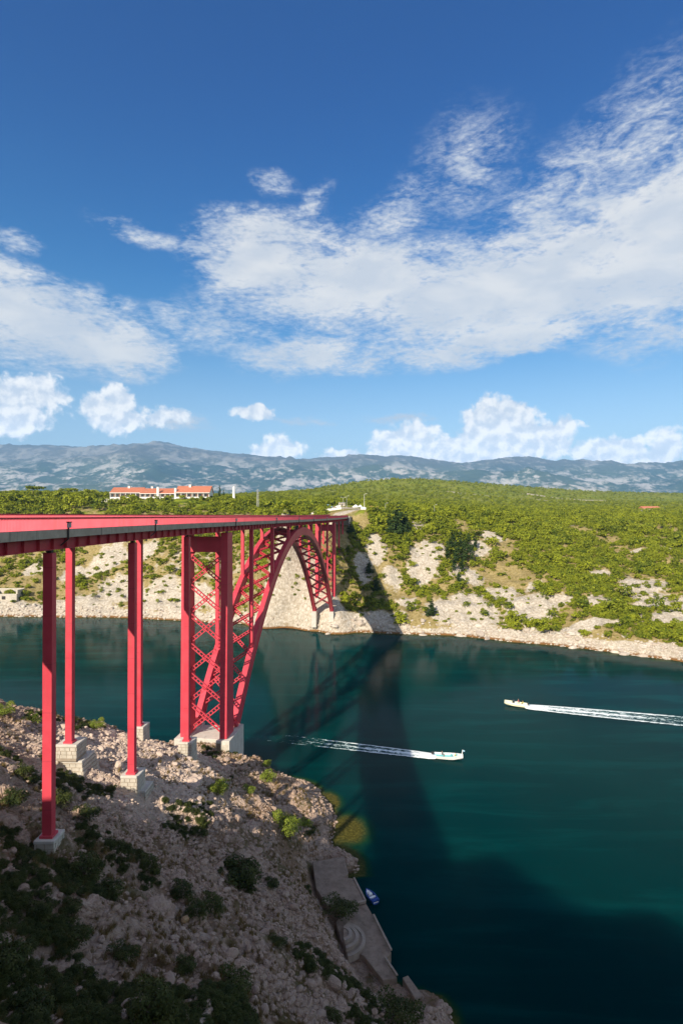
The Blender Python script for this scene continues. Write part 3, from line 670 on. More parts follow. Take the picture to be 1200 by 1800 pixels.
# masonry pedestals: cores of concrete, courses of dressed stone set proud on the faces
def pedestal(Y, v, zt, zb, w, d, course=0.46, fx=0.0, stones=True, mat='conc', front=0.45):
    T = brT(Y); L = Vector((-T.y, T.x, 0)); c = BP(Y, v, 0)
    def corner(a, b, z):
        q = c + L * a + T * b; return Vector((q.x, q.y, z))
    mb = MB(); fl = fx
    b = [(w / 2 + fl, -front - fl), (-w / 2 - fl, -front - fl), (-w / 2 - fl, d - front + fl), (w / 2 + fl, d - front + fl)]
    t_ = [(w / 2, -front), (-w / 2, -front), (-w / 2, d - front), (w / 2, d - front)]
    mb.hexa([corner(a, bb, zb) for a, bb in b] + [corner(a, bb, zt) for a, bb in t_])
    o = bpart(mb, 'pedestal', M['mortar' if stones else mat], None, 0.04)
    if stones:
        cb = MB(); e2 = 0.07; cb.hexa([corner(a + (e2 if a > 0 else -e2), bb + (-e2 if bb < 0 else e2), zz) for zz in (zt - 0.30, zt + 0.015) for a, bb in t_]); bpart(cb, 'cap_slab', M['conc'], o, 0.04)
    if stones:
        sb = MB(); rng = random.Random(int(Y * 10 + v)); nz = int((zt - zb - 0.35) / course)
        for r in range(nz):
            z1 = zt - 0.35 - r * course; z0 = z1 - course + 0.075
            k = (zt - (z0 + z1) / 2) / max(zt - zb, .1); e = fl * k
            for face in range(3):           # front, right, left
                span = (w if face == 0 else d) + 2 * e; x = -span / 2 + (0.0 if r % 2 else -0.3)
                while x < span / 2 - 0.08:
                    l = rng.uniform(0.55, 0.95); a0, a1 = max(x, -span / 2), min(x + l - 0.07, span / 2); x += l
                    if a1 - a0 < 0.1: continue
                    pr = rng.uniform(0.02, 0.055)
                    if face == 0: q = [(-a0, -front - e - pr), (-a1, -front - e - pr), (-a1, -front - e + .05), (-a0, -front - e + .05)]
                    else:
                        sg = -1 if face == 1 else 1; xx = sg * (w / 2 + e); m0 = d / 2 - front
                        q = [(xx + sg * pr, m0 + a0), (xx + sg * pr, m0 + a1), (xx - sg * .05, m0 + a1), (xx - sg * .05, m0 + a0)]
                    sb.hexa([corner(a, bb, z0) for a, bb in q] + [corner(a, bb, z1) for a, bb in q])
        if sb.v:
            s = bpart(sb, 'stone_facing', M['stone'], o); s['kind'] = 'stuff'
    return o
pedestal(51.2, 0, 27.08, 23.5, 1.7, 1.9)
pedestal(51.2, COLW, 30.98, 27.0, 1.9, 2.0)
pedestal(32.0, 0, 32.98, 29, 1.9, 2.0); pedestal(32.0, COLW, 36.98, 33, 1.9, 2.0)
pedestal(70.6, 0, 23.98, 21.2, 2.1, 2.4); pedestal(71.2, -0.75, 21.9, 17.0, 1.9, 2.6, fx=0.9, mat='conc')
pedestal(70.6, COLW, 27.68, 25.6, 2.5, 2.6); pedestal(70.9, COLW - 0.2, 25.59, 21.0, 3.2, 3.2, fx=0.9)
pedestal(91.0, 0, 19.98, 14.0, 2.1, 2.4, fx=0.15)
pedestal(91.0, COLW, 22.18, 16.5, 2.0, 2.4, fx=0.1)
for Y, z in ((284.0, 35), (299.0, 44.5)):
    pedestal(Y, 0, z - .02, z - 5, 1.8, 1.8, stones=False); pedestal(Y, COLW, z + (1.5 if Y < 290 else 1.0) - .02, z - 4, 1.8, 1.8, stones=False)

# pylons over the arch abutments
def lattice(p, q, nrm, gap=0.62, c=0.15, dep=0.34, name='cross_brace'):
    p, q, nrm = Vector(p), Vector(q), Vector(nrm); d = (q - p).normalized(); s = nrm.cross(d).normalized(); mb = MB()
    for e in (-1, 1): mb.bar(p + s * e * gap / 2, q + s * e * gap / 2, c, dep, s)
    L = (q - p).length; n = max(3, int(L / 0.75))
    for i in range(n + 1):
        o = p + d * (L * (0.03 + 0.94 * i / n)); mb.bar(o - s * gap / 2, o + s * gap / 2, 0.16, dep * 0.8, d)
    return bpart(mb, name, M['red'])
def pylon(Yf, zb, zt, front):
    for v in (0.0, COLW):
        o = column(Yf, v, zb, zt, 1.42, 4.4, 'pylon_column', d_top=2.9)
        bearing(Yf + (2.0), v, zt, railz(Yf) + GB - 0.06, o)
    T = brT(Yf); off = 1.4
    a, b = BP(Yf + off, 0.72, 0), BP(Yf + off, COLW - 0.72, 0); mb = MB()
    q = [a - T * 0.9, b - T * 0.9, b + T * 0.9, a + T * 0.9]
    mb.hexa([Vector((p.x, p.y, 48.9)) for p in q] + [Vector((p.x, p.y, 51.9)) for p in q]); bpart(mb, 'portal_beam', M['red'], None, 0.03)
    n = 6; z0, z1 = zb + 0.7, 48.4
    for k in range(n):
        za, zc = z0 + (z1 - z0) * k / n, z0 + (z1 - z0) * (k + 1) / n
        for va, vb in ((0.75, COLW - 0.75), (COLW - 0.75, 0.75)):
            e = 0.0 if va < vb else 0.36
            p, q = BP(Yf + off + e, va, za + 0.3), BP(Yf + off + e, vb, zc - 0.3); lattice(p, q, T)
    for v, sg in ((0.9, 1), (COLW - 0.9, -1)):              # gusset plates under the portal beam
        mb = MB(); c = BP(Yf + off - 0.2, v - sg * 0.15, 0); e = BP(Yf + off - 0.2, v + sg * 1.0, 0); T3 = T * 0.06
        mb.add([Vector((c.x, c.y, 48.88)) - T3, Vector((e.x, e.y, 48.88)) - T3, Vector((c.x, c.y, 47.4)) - T3, Vector((c.x, c.y, 48.88)) + T3, Vector((e.x, e.y, 48.88)) + T3, Vector((c.x, c.y, 47.4)) + T3],
               [(0, 1, 2), (5, 4, 3), (0, 3, 4, 1), (1, 4, 5, 2), (2, 5, 3, 0)]); bpart(mb, 'gusset', M['red'])
pylon(110.0, 12.9, 52.7, True); pylon(264.0, 14.6, 52.8, False)
# near abutment block: two end blocks and a wall between, one brown stone strip
def block(Y, v0, v1, f0, f1, z0, z1, mat, name, bev=0.05, parent=None):
    T = brT(Y); mb = MB(); q = [BP(Y, v1, 0) + T * f0, BP(Y, v0, 0) + T * f0, BP(Y, v0, 0) + T * f1, BP(Y, v1, 0) + T * f1]
    mb.hexa([Vector((p.x, p.y, z0)) for p in q] + [Vector((p.x, p.y, z1)) for p in q]); return bpart(mb, name, mat, parent, bev)
ab = block(110, -1.55, 1.15, -0.9, 8.4, 3.0, 12.88, M['conc'], 'abutment_block'); block(110, COLW - 1.15, COLW + 1.6, -0.9, 8.4, 4.0, 12.88, M['conc'], 'abutment_block')
block(110, 1.15, COLW - 1.15, 0.3, 7.5, 3.0, 12.7, M['conc'], 'abutment_wall')
block(110, 0.25, 1.0, -0.96, -0.6, 6.5, 12.4, M['brown_stone'], 'stone_strip', 0.0)
for k in range(7):
    block(110, -1.3, 0.15, -0.955, -0.6, 12.2 - 0.6 * (k + 1) + 0.05, 12.2 - 0.6 * k, M['stone'], 'stone_course', 0.02)
# far abutment blocks
block(264, -1.3, 1.2, -0.6, 4.6, 8.5, 14.58, M['conc'], 'abutment_block'); block(264, COLW - 1.2, COLW + 1.3, -0.6, 4.6, 8.5, 14.58, M['conc'], 'abutment_block')
block(264, 1.2, COLW - 1.2, 0.2, 4.0, 8.5, 14.3, M['conc'], 'abutment_wall')
block(259, -1.1, 1.1, -2.6, 4.2, 5.5, 12.6, M['conc'], 'arch_footing'); block(259, COLW - 1.1, COLW + 1.1, -2.6, 4.2, 5.5, 12.6, M['conc'], 'arch_footing')
# end abutments under the deck
block(316, -1.6, LE + 0.5, -0.5, 5.0, 40, 54.9, M['stone'], 'end_abutment'); block(316, -2.1, -1.62, -3.0, 6.0, 43, 55.6, M['conc'], 'wing_wall')
block(12, -1.6, LE + 0.5, -6, 0.5, 44, 54.6, M['stone'], 'end_abutment')

# arch ribs
YA, YB, ZF, ZC = 117.5, 258.5, 13.6, 51.0
def arch_z(Y): t = (Y - (YA + YB) / 2) / ((YB - YA) / 2); return ZC - (ZC - ZF) * t * t
def arch_n(Y):
    T = brT(Y); dz = arch_z(Y + .1) - arch_z(Y - .1); tv = (T * 0.2 + Vector((0, 0, dz))).normalized(); L = Vector((-T.y, T.x, 0)); return tv, tv.cross(L) * -1
for v in (0.0, COLW):
    mb = MB(); n = 72; vv = []
    for i in range(n + 1):
        s = i / n; Y = YA + (YB - YA) * (0.5 - 0.5 * math.cos(math.pi * s) * (0.35 + 0.65 * 1) if False else s)
        tv, nn = arch_n(Y); T = brT(Y); L = Vector((-T.y, T.x, 0)); c = BP(Y, v, arch_z(Y)); hh = 1.18
        vv += [c + L * .6 + nn * hh, c - L * .6 + nn * hh, c - L * .6 - nn * hh, c + L * .6 - nn * hh]
    f = [(4 * i + j, 4 * i + (j + 1) % 4, 4 * i + 4 + (j + 1) % 4, 4 * i + 4 + j) for i in range(n) for j in range(4)] + [(0, 1, 2, 3), (4 * n + 3, 4 * n + 2, 4 * n + 1, 4 * n)]
    mb.add(vv, f); o = bpart(mb, 'arch_rib', M['red'])
    # flange lips along both edges of the rib's back
    lip = MB()
    for e in (-1, 1):
        vv = []
        for i in range(n + 1):
            Y = YA + (YB - YA) * i / n; tv, nn = arch_n(Y); T = brT(Y); L = Vector((-T.y, T.x, 0)); c = BP(Y, v, arch_z(Y)) + L * e * .64
            vv += [c + L * .09 + nn * 1.30, c - L * .09 + nn * 1.30, c - L * .09 + nn * 1.12, c + L * .09 + nn * 1.12]
        lip.add(vv, f)
    bpart(lip, 'flange', M['red'], o)
    for Y in (YA - 0.6, YB + 0.6):
        tv, nn = arch_n(YA + 0.1 if Y < 200 else YB - 0.1); c = BP(Y, v, arch_z(Y)); mb = MB(); mb.bar(c - tv * 0.3, c + tv * 0.35, 1.7, 2.9, Vector((-brT(Y).y, brT(Y).x, 0))); bpart(mb, 'arch_shoe', M['red'])
# bracing between the ribs
sq = [YA + 2.5]
while sq[-1] < YB - 4:
    Y = sq[-1]; tv, nn = arch_n(Y); sq.append(Y + 6.6 * abs(tv.y))
for k in range(len(sq) - 1):
    a, b = sq[k], min(sq[k + 1], YB - 1); tv, nn = arch_n((a + b) / 2)
    for va, vb, e in ((0.6, COLW - 0.6, 0.0), (COLW - 0.6, 0.6, 0.36)):
        lattice(BP(a, va, arch_z(a)) - nn * e, BP(b, vb, arch_z(b)) - nn * e, nn)
# columns on the arch
for k in range(1, 8):
    Y = 110 + 19.25 * k
    for v in (0.0, COLW):
        zt = railz(Y) + GB - 0.06; zb = arch_z(Y) + 0.9
        if zt - zb < 0.8: continue
        column(Y - 0.4, v, zb, zt, 0.84, 0.8, 'spandrel_column')
for Y in (180.0, 187.0, 194.0):
    for v in (0.0, COLW):
        mb = MB(); c = BP(Y, v, 0); mb.tube(Vector((c.x, c.y, arch_z(Y) + 1.1)), Vector((c.x, c.y, railz(Y) + GB)), 0.28, 0.28, 10); bpart(mb, 'crown_bearing', M['dark_metal'])

bridge.location.z -= DROP

# ------------------------------------------------------------------ roads on the far side
def strip(name, pts, w, mat, lift, zf):
    v = []; n = len(pts)
    for i, (x, y) in enumerate(pts):
        a = Vector(pts[max(i - 1, 0)]); b = Vector(pts[min(i + 1, n - 1)]); d = (b - a).normalized(); L = Vector((-d.y, d.x))
        for k in range(5):
            s = (k - 2) / 4 * w; q = Vector((x, y)) + L * s; v.append((q.x, q.y, zf(x, y) + lift))
    f = [(i * 5 + k, i * 5 + k + 1, i * 5 + k + 6, i * 5 + k + 5) for i in range(n - 1) for k in range(4)]
    mb = MB(); mb.add(v, f); return mb.build(name, mat)
e0 = BP(316, COLW / 2, 0)
rpts = [(e0.x, e0.y), (e0.x + 1.2, e0.y + 10), (e0.x + 2, e0.y + 22), (e0.x + 0.5, e0.y + 38), (e0.x - 5, e0.y + 58), (e0.x - 14, e0.y + 80), (e0.x - 26, e0.y + 104)]
def road_z(x, y):
    t = min(max((y - 316) / 110, 0), 1); return 55.25 - DROP + 6.0 * t
strip_base = strip('road_embankment', rpts, 13, M['rock_far'], -0.25, road_z); tag(strip_base, kind='structure')
ro = strip('road', rpts, 9.0, M['asphalt'], 0.02, road_z); tag(ro, kind='structure')

# ------------------------------------------------------------------ vegetation generators
def leaf_cloud(n, clumps, leaf, rng, up=0.35):
    """n leaf faces spread over lumpy clumps: clumps = [(x,y,z,rx,ry,rz)]"""
    c = np.array(clumps); wt = c[:, 3] * c[:, 4] + c[:, 3] * c[:, 5]; idx = rng.choice(len(c), n, p=wt / wt.sum()); c = c[idx]
    d = rng.normal(size=(n, 3)); d /= np.linalg.norm(d, axis=1)[:, None]; d[:, 2] = np.where(d[:, 2] < -0.35, -d[:, 2], d[:, 2])
    r = rng.uniform(0.62, 1.06, n) ** 0.8
    p = c[:, :3] + d * c[:, 3:] * r[:, None]
    nrm = d + rng.normal(size=(n, 3)) * 0.55; nrm[:, 2] += up; nrm /= np.linalg.norm(nrm, axis=1)[:, None]
    a = np.cross(nrm, rng.normal(size=(n, 3))); a /= np.linalg.norm(a, axis=1)[:, None]; b = np.cross(nrm, a)
    s = leaf * rng.uniform(0.6, 1.3, n)[:, None]
    v = np.stack([p - a * s, p - b * s * 0.55 , p + a * s, p + b * s * 0.55], 1).reshape(-1, 3)
    q = np.arange(4 * n).reshape(-1, 4)
    return v, q
def bush_mesh(name, seed, n, r, h, leaf, mat, k=7):
    rng = np.random.default_rng(seed); cl = [(0, 0, h * 0.38, r * 0.75, r * 0.75, h * 0.42)]
    for i in range(k):
        a = rng.uniform(0, 6.28); d = r * rng.uniform(0.25, 0.98); z = h * rng.uniform(0.18, 0.78); s = r * rng.uniform(0.20, 0.46)
        cl.append((d * math.cos(a), d * math.sin(a), z, s, s, s * rng.uniform(0.7, 1.0)))
    v, q = leaf_cloud(n, cl, leaf, rng); me = np_mesh(name, v, quads=q); me.materials.append(mat); return me
def stem_mesh(name, seed, h, r, n=4):
    rng = random.Random(seed); mb = MB(); mb.tube((0, 0, -0.4), (0, 0, h * 0.3), r, r * 0.8, 6)
    for i in range(n):
        a = rng.uniform(0, 6.28); mb.tube((0, 0, h * 0.25), (h * 0.35 * math.cos(a), h * 0.35 * math.sin(a), h * rng.uniform(0.55, 0.8)), r * 0.6, r * 0.25, 5)
    o = mb.build('stem', M['bark']); me = o.data; me.name = name; bpy.data.objects.remove(o); return me
def conifer_mesh(name, seed, n, r, h, leaf, mat, slim=False):
    rng = np.random.default_rng(seed); cl = []
    L = 9
    for i in range(L):
        t = i / (L - 1); z = h * (0.10 + 0.84 * t); rr = r * ((1 - t) ** 0.75 + 0.10) if not slim else r * (math.sin(math.pi * (0.18 + 0.80 * t)) ** 0.7)
        for j in range(5 if not slim else 3):
            a = rng.uniform(0, 6.28); d = rr * rng.uniform(0.25, 0.7); s = rr * rng.uniform(0.35, 0.55) + 0.12
            cl.append((d * math.cos(a), d * math.sin(a), z + rng.uniform(-.3, .3), s, s, s * (0.55 if not slim else 1.5)))
    v, q = leaf_cloud(n, cl, leaf, rng, 0.2); me = np_mesh(name, v, quads=q); me.materials.append(mat); return me

far_me = [bush_mesh('scrub_foliage', 100 + i, 380, 1.5, (1.5, 2.1, 1.3, 2.6, 1.8, 3.2)[i], 0.22, M['leaf_far'], (7, 9, 12, 6, 10, 8)[i]) for i in range(6)]
tree_me = [bush_mesh('tree_foliage', 200 + i, 420, 2.2, (4.0, 4.8, 3.6)[i], 0.34, M['leaf_far'], 10) for i in range(3)]

def rock_mesh(name, seed, sub=2, flat=0.7, mat='rock'):
    rg = np.random.default_rng(seed); bm = bmesh.new(); bmesh.ops.create_icosphere(bm, subdivisions=sub, radius=1.0)
    pl = [(Vector(rg.normal(size=3)).normalized(), rg.uniform(0.55, 0.9)) for _ in range(9)]
    for v in bm.verts:
        p = v.co.copy()
        for n, d in pl:
            k = p.dot(n)
            if k > d: p -= n * (k - d)
        v.co = Vector((p.x * 1.15, p.y * rg.uniform(.9, .96), p.z * flat)) * (1 + rg.uniform(-.05, .05))
    me = bpy.data.meshes.new(name); bm.to_mesh(me); bm.free(); me.materials.append(M[mat]); return me
def inst_group(name, pts, scl, rot, src, kind='stuff'):
    """points carrying copies of one plant: uncountable scrub"""
    me = bpy.data.meshes.new(name); me.vertices.add(len(pts)); me.vertices.foreach_set('co', np.asarray(pts, np.float32).ravel())
    set_attr(me, 'scl', scl); set_attr(me, 'rot', rot)
    o = link(name, me); ng = bpy.data.node_groups.new(name, 'GeometryNodeTree')
    ng.interface.new_socket('Geometry', in_out='INPUT', socket_type='NodeSocketGeometry'); ng.interface.new_socket('Geometry', in_out='OUTPUT', socket_type='NodeSocketGeometry')
    N = ng.nodes.new; gi, go, ip, oi = N('NodeGroupInput'), N('NodeGroupOutput'), N('GeometryNodeInstanceOnPoints'), N('GeometryNodeObjectInfo')
    oi.inputs['Object'].default_value = src; oi.inputs['As Instance'].default_value = True
    a1, a2, cx = N('GeometryNodeInputNamedAttribute'), N('GeometryNodeInputNamedAttribute'), N('ShaderNodeCombineXYZ')
    a1.data_type = 'FLOAT'; a2.data_type = 'FLOAT'; a1.inputs['Name'].default_value = 'scl'; a2.inputs['Name'].default_value = 'rot'
    Lk = ng.links.new
    Lk(gi.outputs[0], ip.inputs['Points']); Lk(oi.outputs['Geometry'], ip.inputs['Instance']); Lk(a2.outputs[0], cx.inputs[2]); Lk(cx.outputs[0], ip.inputs['Rotation']); Lk(a1.outputs[0], ip.inputs['Scale']); Lk(ip.outputs[0], go.inputs[0])
    md = o.modifiers.new('scatter', 'NODES'); md.node_group = ng; tag(o, kind=kind); return o

def px_of(x, y, z): return 600 + FPX * x / y, YH - FPX * (z - EYE) / y
def beside(x, y, z, marks):
    px, py = px_of(x, y, z); d, m = min(((px - a) ** 2 + (py - b) ** 2, (a, b, n)) for a, b, n in marks)
    dx, dy = px - m[0], py - m[1]
    side = ('just right of' if dx > 0 else 'just left of') if abs(dx) > abs(dy) else ('below' if dy > 0 else 'above')
    if d > 55 ** 2: side = side.replace('just', 'well')
    return side + ' ' + m[2]
FAR_MARKS = [(0, 1055, 'the concrete bunker'), (95, 1080, 'the two nearest columns at the waterline'), (95, 985, 'the tops of the two nearest columns'), (238, 1080, 'the second column pair at the waterline'), (238, 965, 'the top of the second column pair'), (365, 1085, 'the lattice bracing at the waterline'), (365, 1000, 'the lattice bracing of the pylon'), (160, 1030, 'the pale bank between the column pairs'), (290, 1030, 'the bank left of the pylon'),
  (440, 1000, 'the near half of the arch'), (510, 1030, 'the white rocks under the arch'), (500, 1090, 'the shore under the arch'), (585, 1075, 'the far arch foot'), (617, 940, 'the wing wall'), (650, 1040, 'the bridge shadow'), (650, 980, 'the upper end of the bridge shadow'), (698, 935, 'the tallest conifer'), (745, 990, 'the narrow white scree'), (758, 1075, 'the pyramid pine'), (810, 985, 'the cypress cluster'), (865, 945, 'the upper white patch'), (825, 1080, 'the tall white rock slide'), (925, 1062, 'the square white rock slide'), (885, 1000, 'the small white rocks in mid slope'), (965, 925, 'the tan clearing'), (955, 1112, 'the round waterside tree'), (1055, 1005, 'the small white notch at right'), (1080, 1085, 'the round leafy tree'), (1150, 1050, 'the big white slide at right'), (1165, 965, 'the white rocks near the right edge'), (1120, 1130, 'the shore near the right edge'), (1030, 1040, 'the green slope at right')]
# ---- far slope: shrubs
rng = np.random.default_rng(42)
def frame_x(Y, m=0.04): return (0.60 + m) * Y
cand = []
Yc = rng.uniform(195, 455, 90000); Xc = rng.uniform(-1, 1, 90000) * 0.66 * Yc
Zc = far_z(Xc, Yc); Rk = rock_at(Xc, Yc, Zc); Rk = Rk * (1 - 0.55 * sstep(-75, -55, Xc) * sstep(0, -12, Xc) * sstep(7, 14, Zc)); cl = fbm(Xc * 0.055, Yc * 0.055, 88, 4) + 0.17 * sstep(-12, 4, Xc) * sstep(75, 50, Xc) * sstep(250, 268, Yc) + 0.10 * sstep(-75, -55, Xc) * sstep(4, -10, Xc) * sstep(7, 14, Zc)
dens = 0.55 + 0.40 * sstep(25, 52, Zc) + 0.30 * sstep(60, 160, Xc) + 0.25 * sstep(-30, 0, Xc) - 0.10 * sstep(-10, -60, Xc) * sstep(52, 40, Zc)
prob = dens * sstep(0.34, 0.52, cl) * (1 - sstep(0.3, 0.62, Rk)) * sstep(2.2, 5.5, Zc)
prob = prob + 0.075 * sstep(3, 6, Zc)
bl = -22.8 + 0.1237 * (Yc - 110)
prob = np.where((Xc > bl - 11) & (Xc < bl + 3) & (Yc < 316) & ((Yc > 255) & (Yc < 275) | (Zc > 35)), 0, prob)       # pylon feet and piers stay clear
prob = np.where((Yc > 312) & (Yc < 425) & (abs(Xc - 3) < 13) , 0, prob)
for x0, x1, y0, y1 in ((-4, 34, 345, 395), (-195, -95, 395, 468), (118, 172, 388, 400), (8, 30, 330, 352)):
    prob = np.where((Xc > x0) & (Xc < x1) & (Yc > y0) & (Yc < y1), prob * 0.12, prob)
keep = rng.uniform(size=len(Yc)) < prob * 0.62
Xc, Yc, Zc = Xc[keep], Yc[keep], Zc[keep]
sc = rng.lognormal(-0.06, 0.46, len(Xc)) * (0.75 + 0.35 * sstep(30, 55, Zc)); sc = np.clip(sc, 0.35, 2.5); ro_ = rng.uniform(0, 6.28, len(Xc)); ty = rng.integers(0, 6, len(Xc))
app = sc / Yc; inframe = abs(Xc) < 0.6 * Yc
order = np.argsort(-(app * inframe)); big = order[:290]; rest = order[290:]
src_far = {}
def zone(x, y, z):
    if z > 50: b = 'on the plateau edge above the far slope'
    elif z < 9: b = 'on the pale rocks just above the far waterline'
    else: b = 'on the stony far slope'
    bx = -22.8 + 0.1237 * (y - 110)
    if x < bx - 60: s = 'far left of the bridge'
    elif x < bx: s = 'behind the bridge columns'
    elif x < bx + 45: s = 'beside the arch foot'
    elif x < 95: s = 'right of the dark conifers'
    else: s = 'towards the right edge'
    return b + ', ' + s
shade = ['low spreading', 'rounded', 'flat', 'upright', 'dense', 'tall bushy']
for j in big:
    o = link('shrub', far_me[ty[j]]); o.location = (Xc[j], Yc[j], Zc[j] - 0.15); o.rotation_euler = (0, 0, ro_[j]); o.scale = (sc[j],) * 3
    tag(o, shade[ty[j]] + ' green shrub ' + beside(Xc[j], Yc[j], Zc[j], FAR_MARKS), 'shrub', 'shrubs scattered over the far slope')
    src_far.setdefault(ty[j], o)
for k in range(6):
    if k not in src_far: continue
    r = rest[ty[rest] == k]; s0 = src_far[k].scale[0]
    inst_group('scrub_cover', np.stack([Xc[r], Yc[r], Zc[r] - 0.15], 1), sc[r], ro_[r], src_far[k])

shore_rocks = [rock_mesh('shore_block', 640 + i, 2, 0.75, 'rock_far') for i in range(4)]
g = np.random.default_rng(55); Y = g.uniform(190, 330, 60000); X = g.uniform(-0.66, 0.66, 60000) * Y; Z = far_z(X, Y)
kk = (Z > -0.4) & (Z < 7) & (g.uniform(size=len(Y)) < 0.75 * sstep(7, 0.5, Z)); X, Y, Z = X[kk], Y[kk], Z[kk]; S = np.clip(g.lognormal(-0.75, 0.5, len(X)), 0.2, 1.9); T_ = g.integers(0, 4, len(X)); rz_ = g.uniform(0, 6.28, len(X))
od = np.argsort(-(S / Y * (abs(X) < .6 * Y))); src_s = {}
for j in od[:60]:
    o = link('shore_block', shore_rocks[T_[j]]); o.location = (X[j], Y[j], Z[j]); o.rotation_euler = (0, 0, rz_[j]); o.scale = (S[j] * 1.3, S[j], S[j])
    tag(o, ('blocky', 'flat', 'angular', 'rounded')[T_[j]] + ' pale waterline rock ' + beside(X[j], Y[j], Z[j], FAR_MARKS), 'rock', 'pale rocks along the far waterline'); src_s.setdefault(T_[j], o)
for k in range(4):
    r = od[60:][T_[od[60:]] == k]
    if k in src_s: inst_group('shore_rubble', np.stack([X[r], Y[r], Z[r]], 1), S[r], rz_[r], src_s[k])
# ---- plateau woodland beyond
def wood(n, y0, y1, smin, smax, src, seed, thr):
    g = np.random.default_rng(seed); t = g.uniform(size=n); Y = y0 * (y1 / y0) ** t; X = g.uniform(-0.66, 0.66, n) * Y; Z = far_z(X, Y)
    k = fbm(X * 0.02, Y * 0.012, seed, 4) > thr
    for px0, px1, dpt, wid in ((895, 1035, 395, 9), (800, 960, 1150, 30), (930, 1110, 1350, 36), (590, 632, 372, 24)):
        xa, xb = (px0 - 600) * dpt / FPX, (px1 - 600) * dpt / FPX
        k &= ~((X > xa - 6) & (X < xb + 6) & (abs(Y - dpt) < wid))
    k &= ~((X > -200) & (X < -92) & (Y > 380) & (Y < 478)); k &= ~((abs(X - 2) < 18) & (Y < 440))
    X, Y, Z = X[k], Y[k], Z[k]; s = g.uniform(smin, smax, len(X))
    inst_group('woodland', np.stack([X, Y, Z - 0.3], 1), s, g.uniform(0, 6.28, len(X)), src)

# ---- single trees one can tell apart on the far side
def tree(name, me, stem_h, loc, s, label, group, sx=1.0, rz=0.0, stem_r=0.16):
    e = empty(name, loc, rz); tag(e, label, 'tree', group)
    c = link('crown', me, None, e); c.scale = (s * sx, s * sx, s)
    mb = MB(); mb.tube((0, 0, -0.6), (0, 0, stem_h * s), stem_r * s, stem_r * 0.6 * s, 7); mb.build('trunk', M['bark'], e); return e
con_me = [conifer_mesh('conifer_crown', 300 + i, 1300, 2.3, 9.0, 0.33, M['leaf_dark']) for i in range(2)]
cyp_me = conifer_mesh('cypress_crown', 320, 520, 0.95, 9.0, 0.28, M['leaf_dark'], True)
pine_me = []
for i in range(2):
    r_ = np.random.default_rng(340 + i); cl_ = [(r_.uniform(-2.6, 2.6), r_.uniform(-1.8, 1.8), 4.4 + r_.uniform(-0.5, 0.6), r_.uniform(1.0, 1.7), r_.uniform(1.0, 1.6), r_.uniform(0.6, 0.95)) for _ in range(9)]
    v, q = leaf_cloud(650, cl_, 0.32, r_); m_ = np_mesh('pine_crown', v, quads=q); m_.materials.append(M['leaf_far']); pine_me.append(m_)
first_tree = None
PLAT_MARKS = [(8, 885, 'the left picture edge'), (58, 884, 'the flat-topped skyline pine'), (120, 886, 'the second flat-topped pine'), (190, 890, 'the left end of the red-roofed building'), (280, 895, 'the middle of the red-roofed building'), (370, 895, 'the right end of the red-roofed building'), (411, 885, 'the white pillar'), (453, 890, 'the lattice mast'), (545, 900, 'the white van'), (500, 900, 'the white parapet'), (698, 920, 'the tallest conifer'), (763, 910, 'the lone street lamp'), (880, 920, 'the upper white patch'), (965, 928, 'the tan clearing'), (1050, 935, 'the clearing edge at right'), (1145, 925, 'the orange-roofed house'), (1190, 950, 'the right picture edge')]
lt = [(8,893,26,0),(30,889,30,1),(52,893,24,2),(70,896,24,0),(92,898,26,1),(108,884,24,2),(125,893,28,0),(146,896,26,1),(160,888,24,2),(176,897,24,0),(196,901,15,1),(214,903,14,2),(232,886,18,0),(250,901,12,1),(300,902,11,2),(345,903,12,0),(372,901,14,1),(400,897,22,2),(425,900,24,0),(438,896,26,1),(470,899,22,2),(492,900,22,0),(512,901,20,1),(532,898,22,2),(556,896,20,0),(40,905,20,1),(118,902,16,2),(8,906,22,0)]
lt += [(720,915,16,1),(745,921,16,2),(1010,922,16,0),(1050,935,18,1),(1085,928,16,2),(1130,940,18,0),(1165,930,18,1),(880,925,14,2),(865,917,14,0),(930,945,16,1),(1190,955,18,2),(975,945,16,0)]
for n_, (px, py, hp, k) in enumerate(lt):
    h = hit(px, py, 240)
    if h is None or h[1] > 620: h = (px * 0.43 - 258, 430.0, gz(px * 0.43 - 258, 430.0))
    s = hp * h[1] / FPX / (4.0, 4.8, 3.6)[k]; s = min(max(s, 0.8), 3.2)
    where = 'on the left plateau behind the bridge deck' if px < 600 else 'on the right plateau above the far slope'
    e = tree('broadleaf_tree', tree_me[k], 1.6, (h[0], h[1], h[2]), s, ('round', 'tall', 'wide')[k] + '-crowned light green tree ' + beside(h[0], h[1], h[2], PLAT_MARKS), 'light green trees along the plateau edge', 1.0, n_ * 1.7)
    first_tree = first_tree or e
for px, py, s, lab in ((58, 884, 1.55, 'flat-topped umbrella pine on the skyline at the far left'), (120, 886, 1.3, 'flat-topped pine left of the red-roofed building'), (155, 884, 1.2, 'smaller flat pine next to the red-roofed building')):
    X, Y = (px - 600) * 0.452, 452.0; tree('umbrella_pine', pine_me[px % 2], 4.2, (X, Y, gz(X, Y)), s * 1.25, lab, None, 1.25, px)
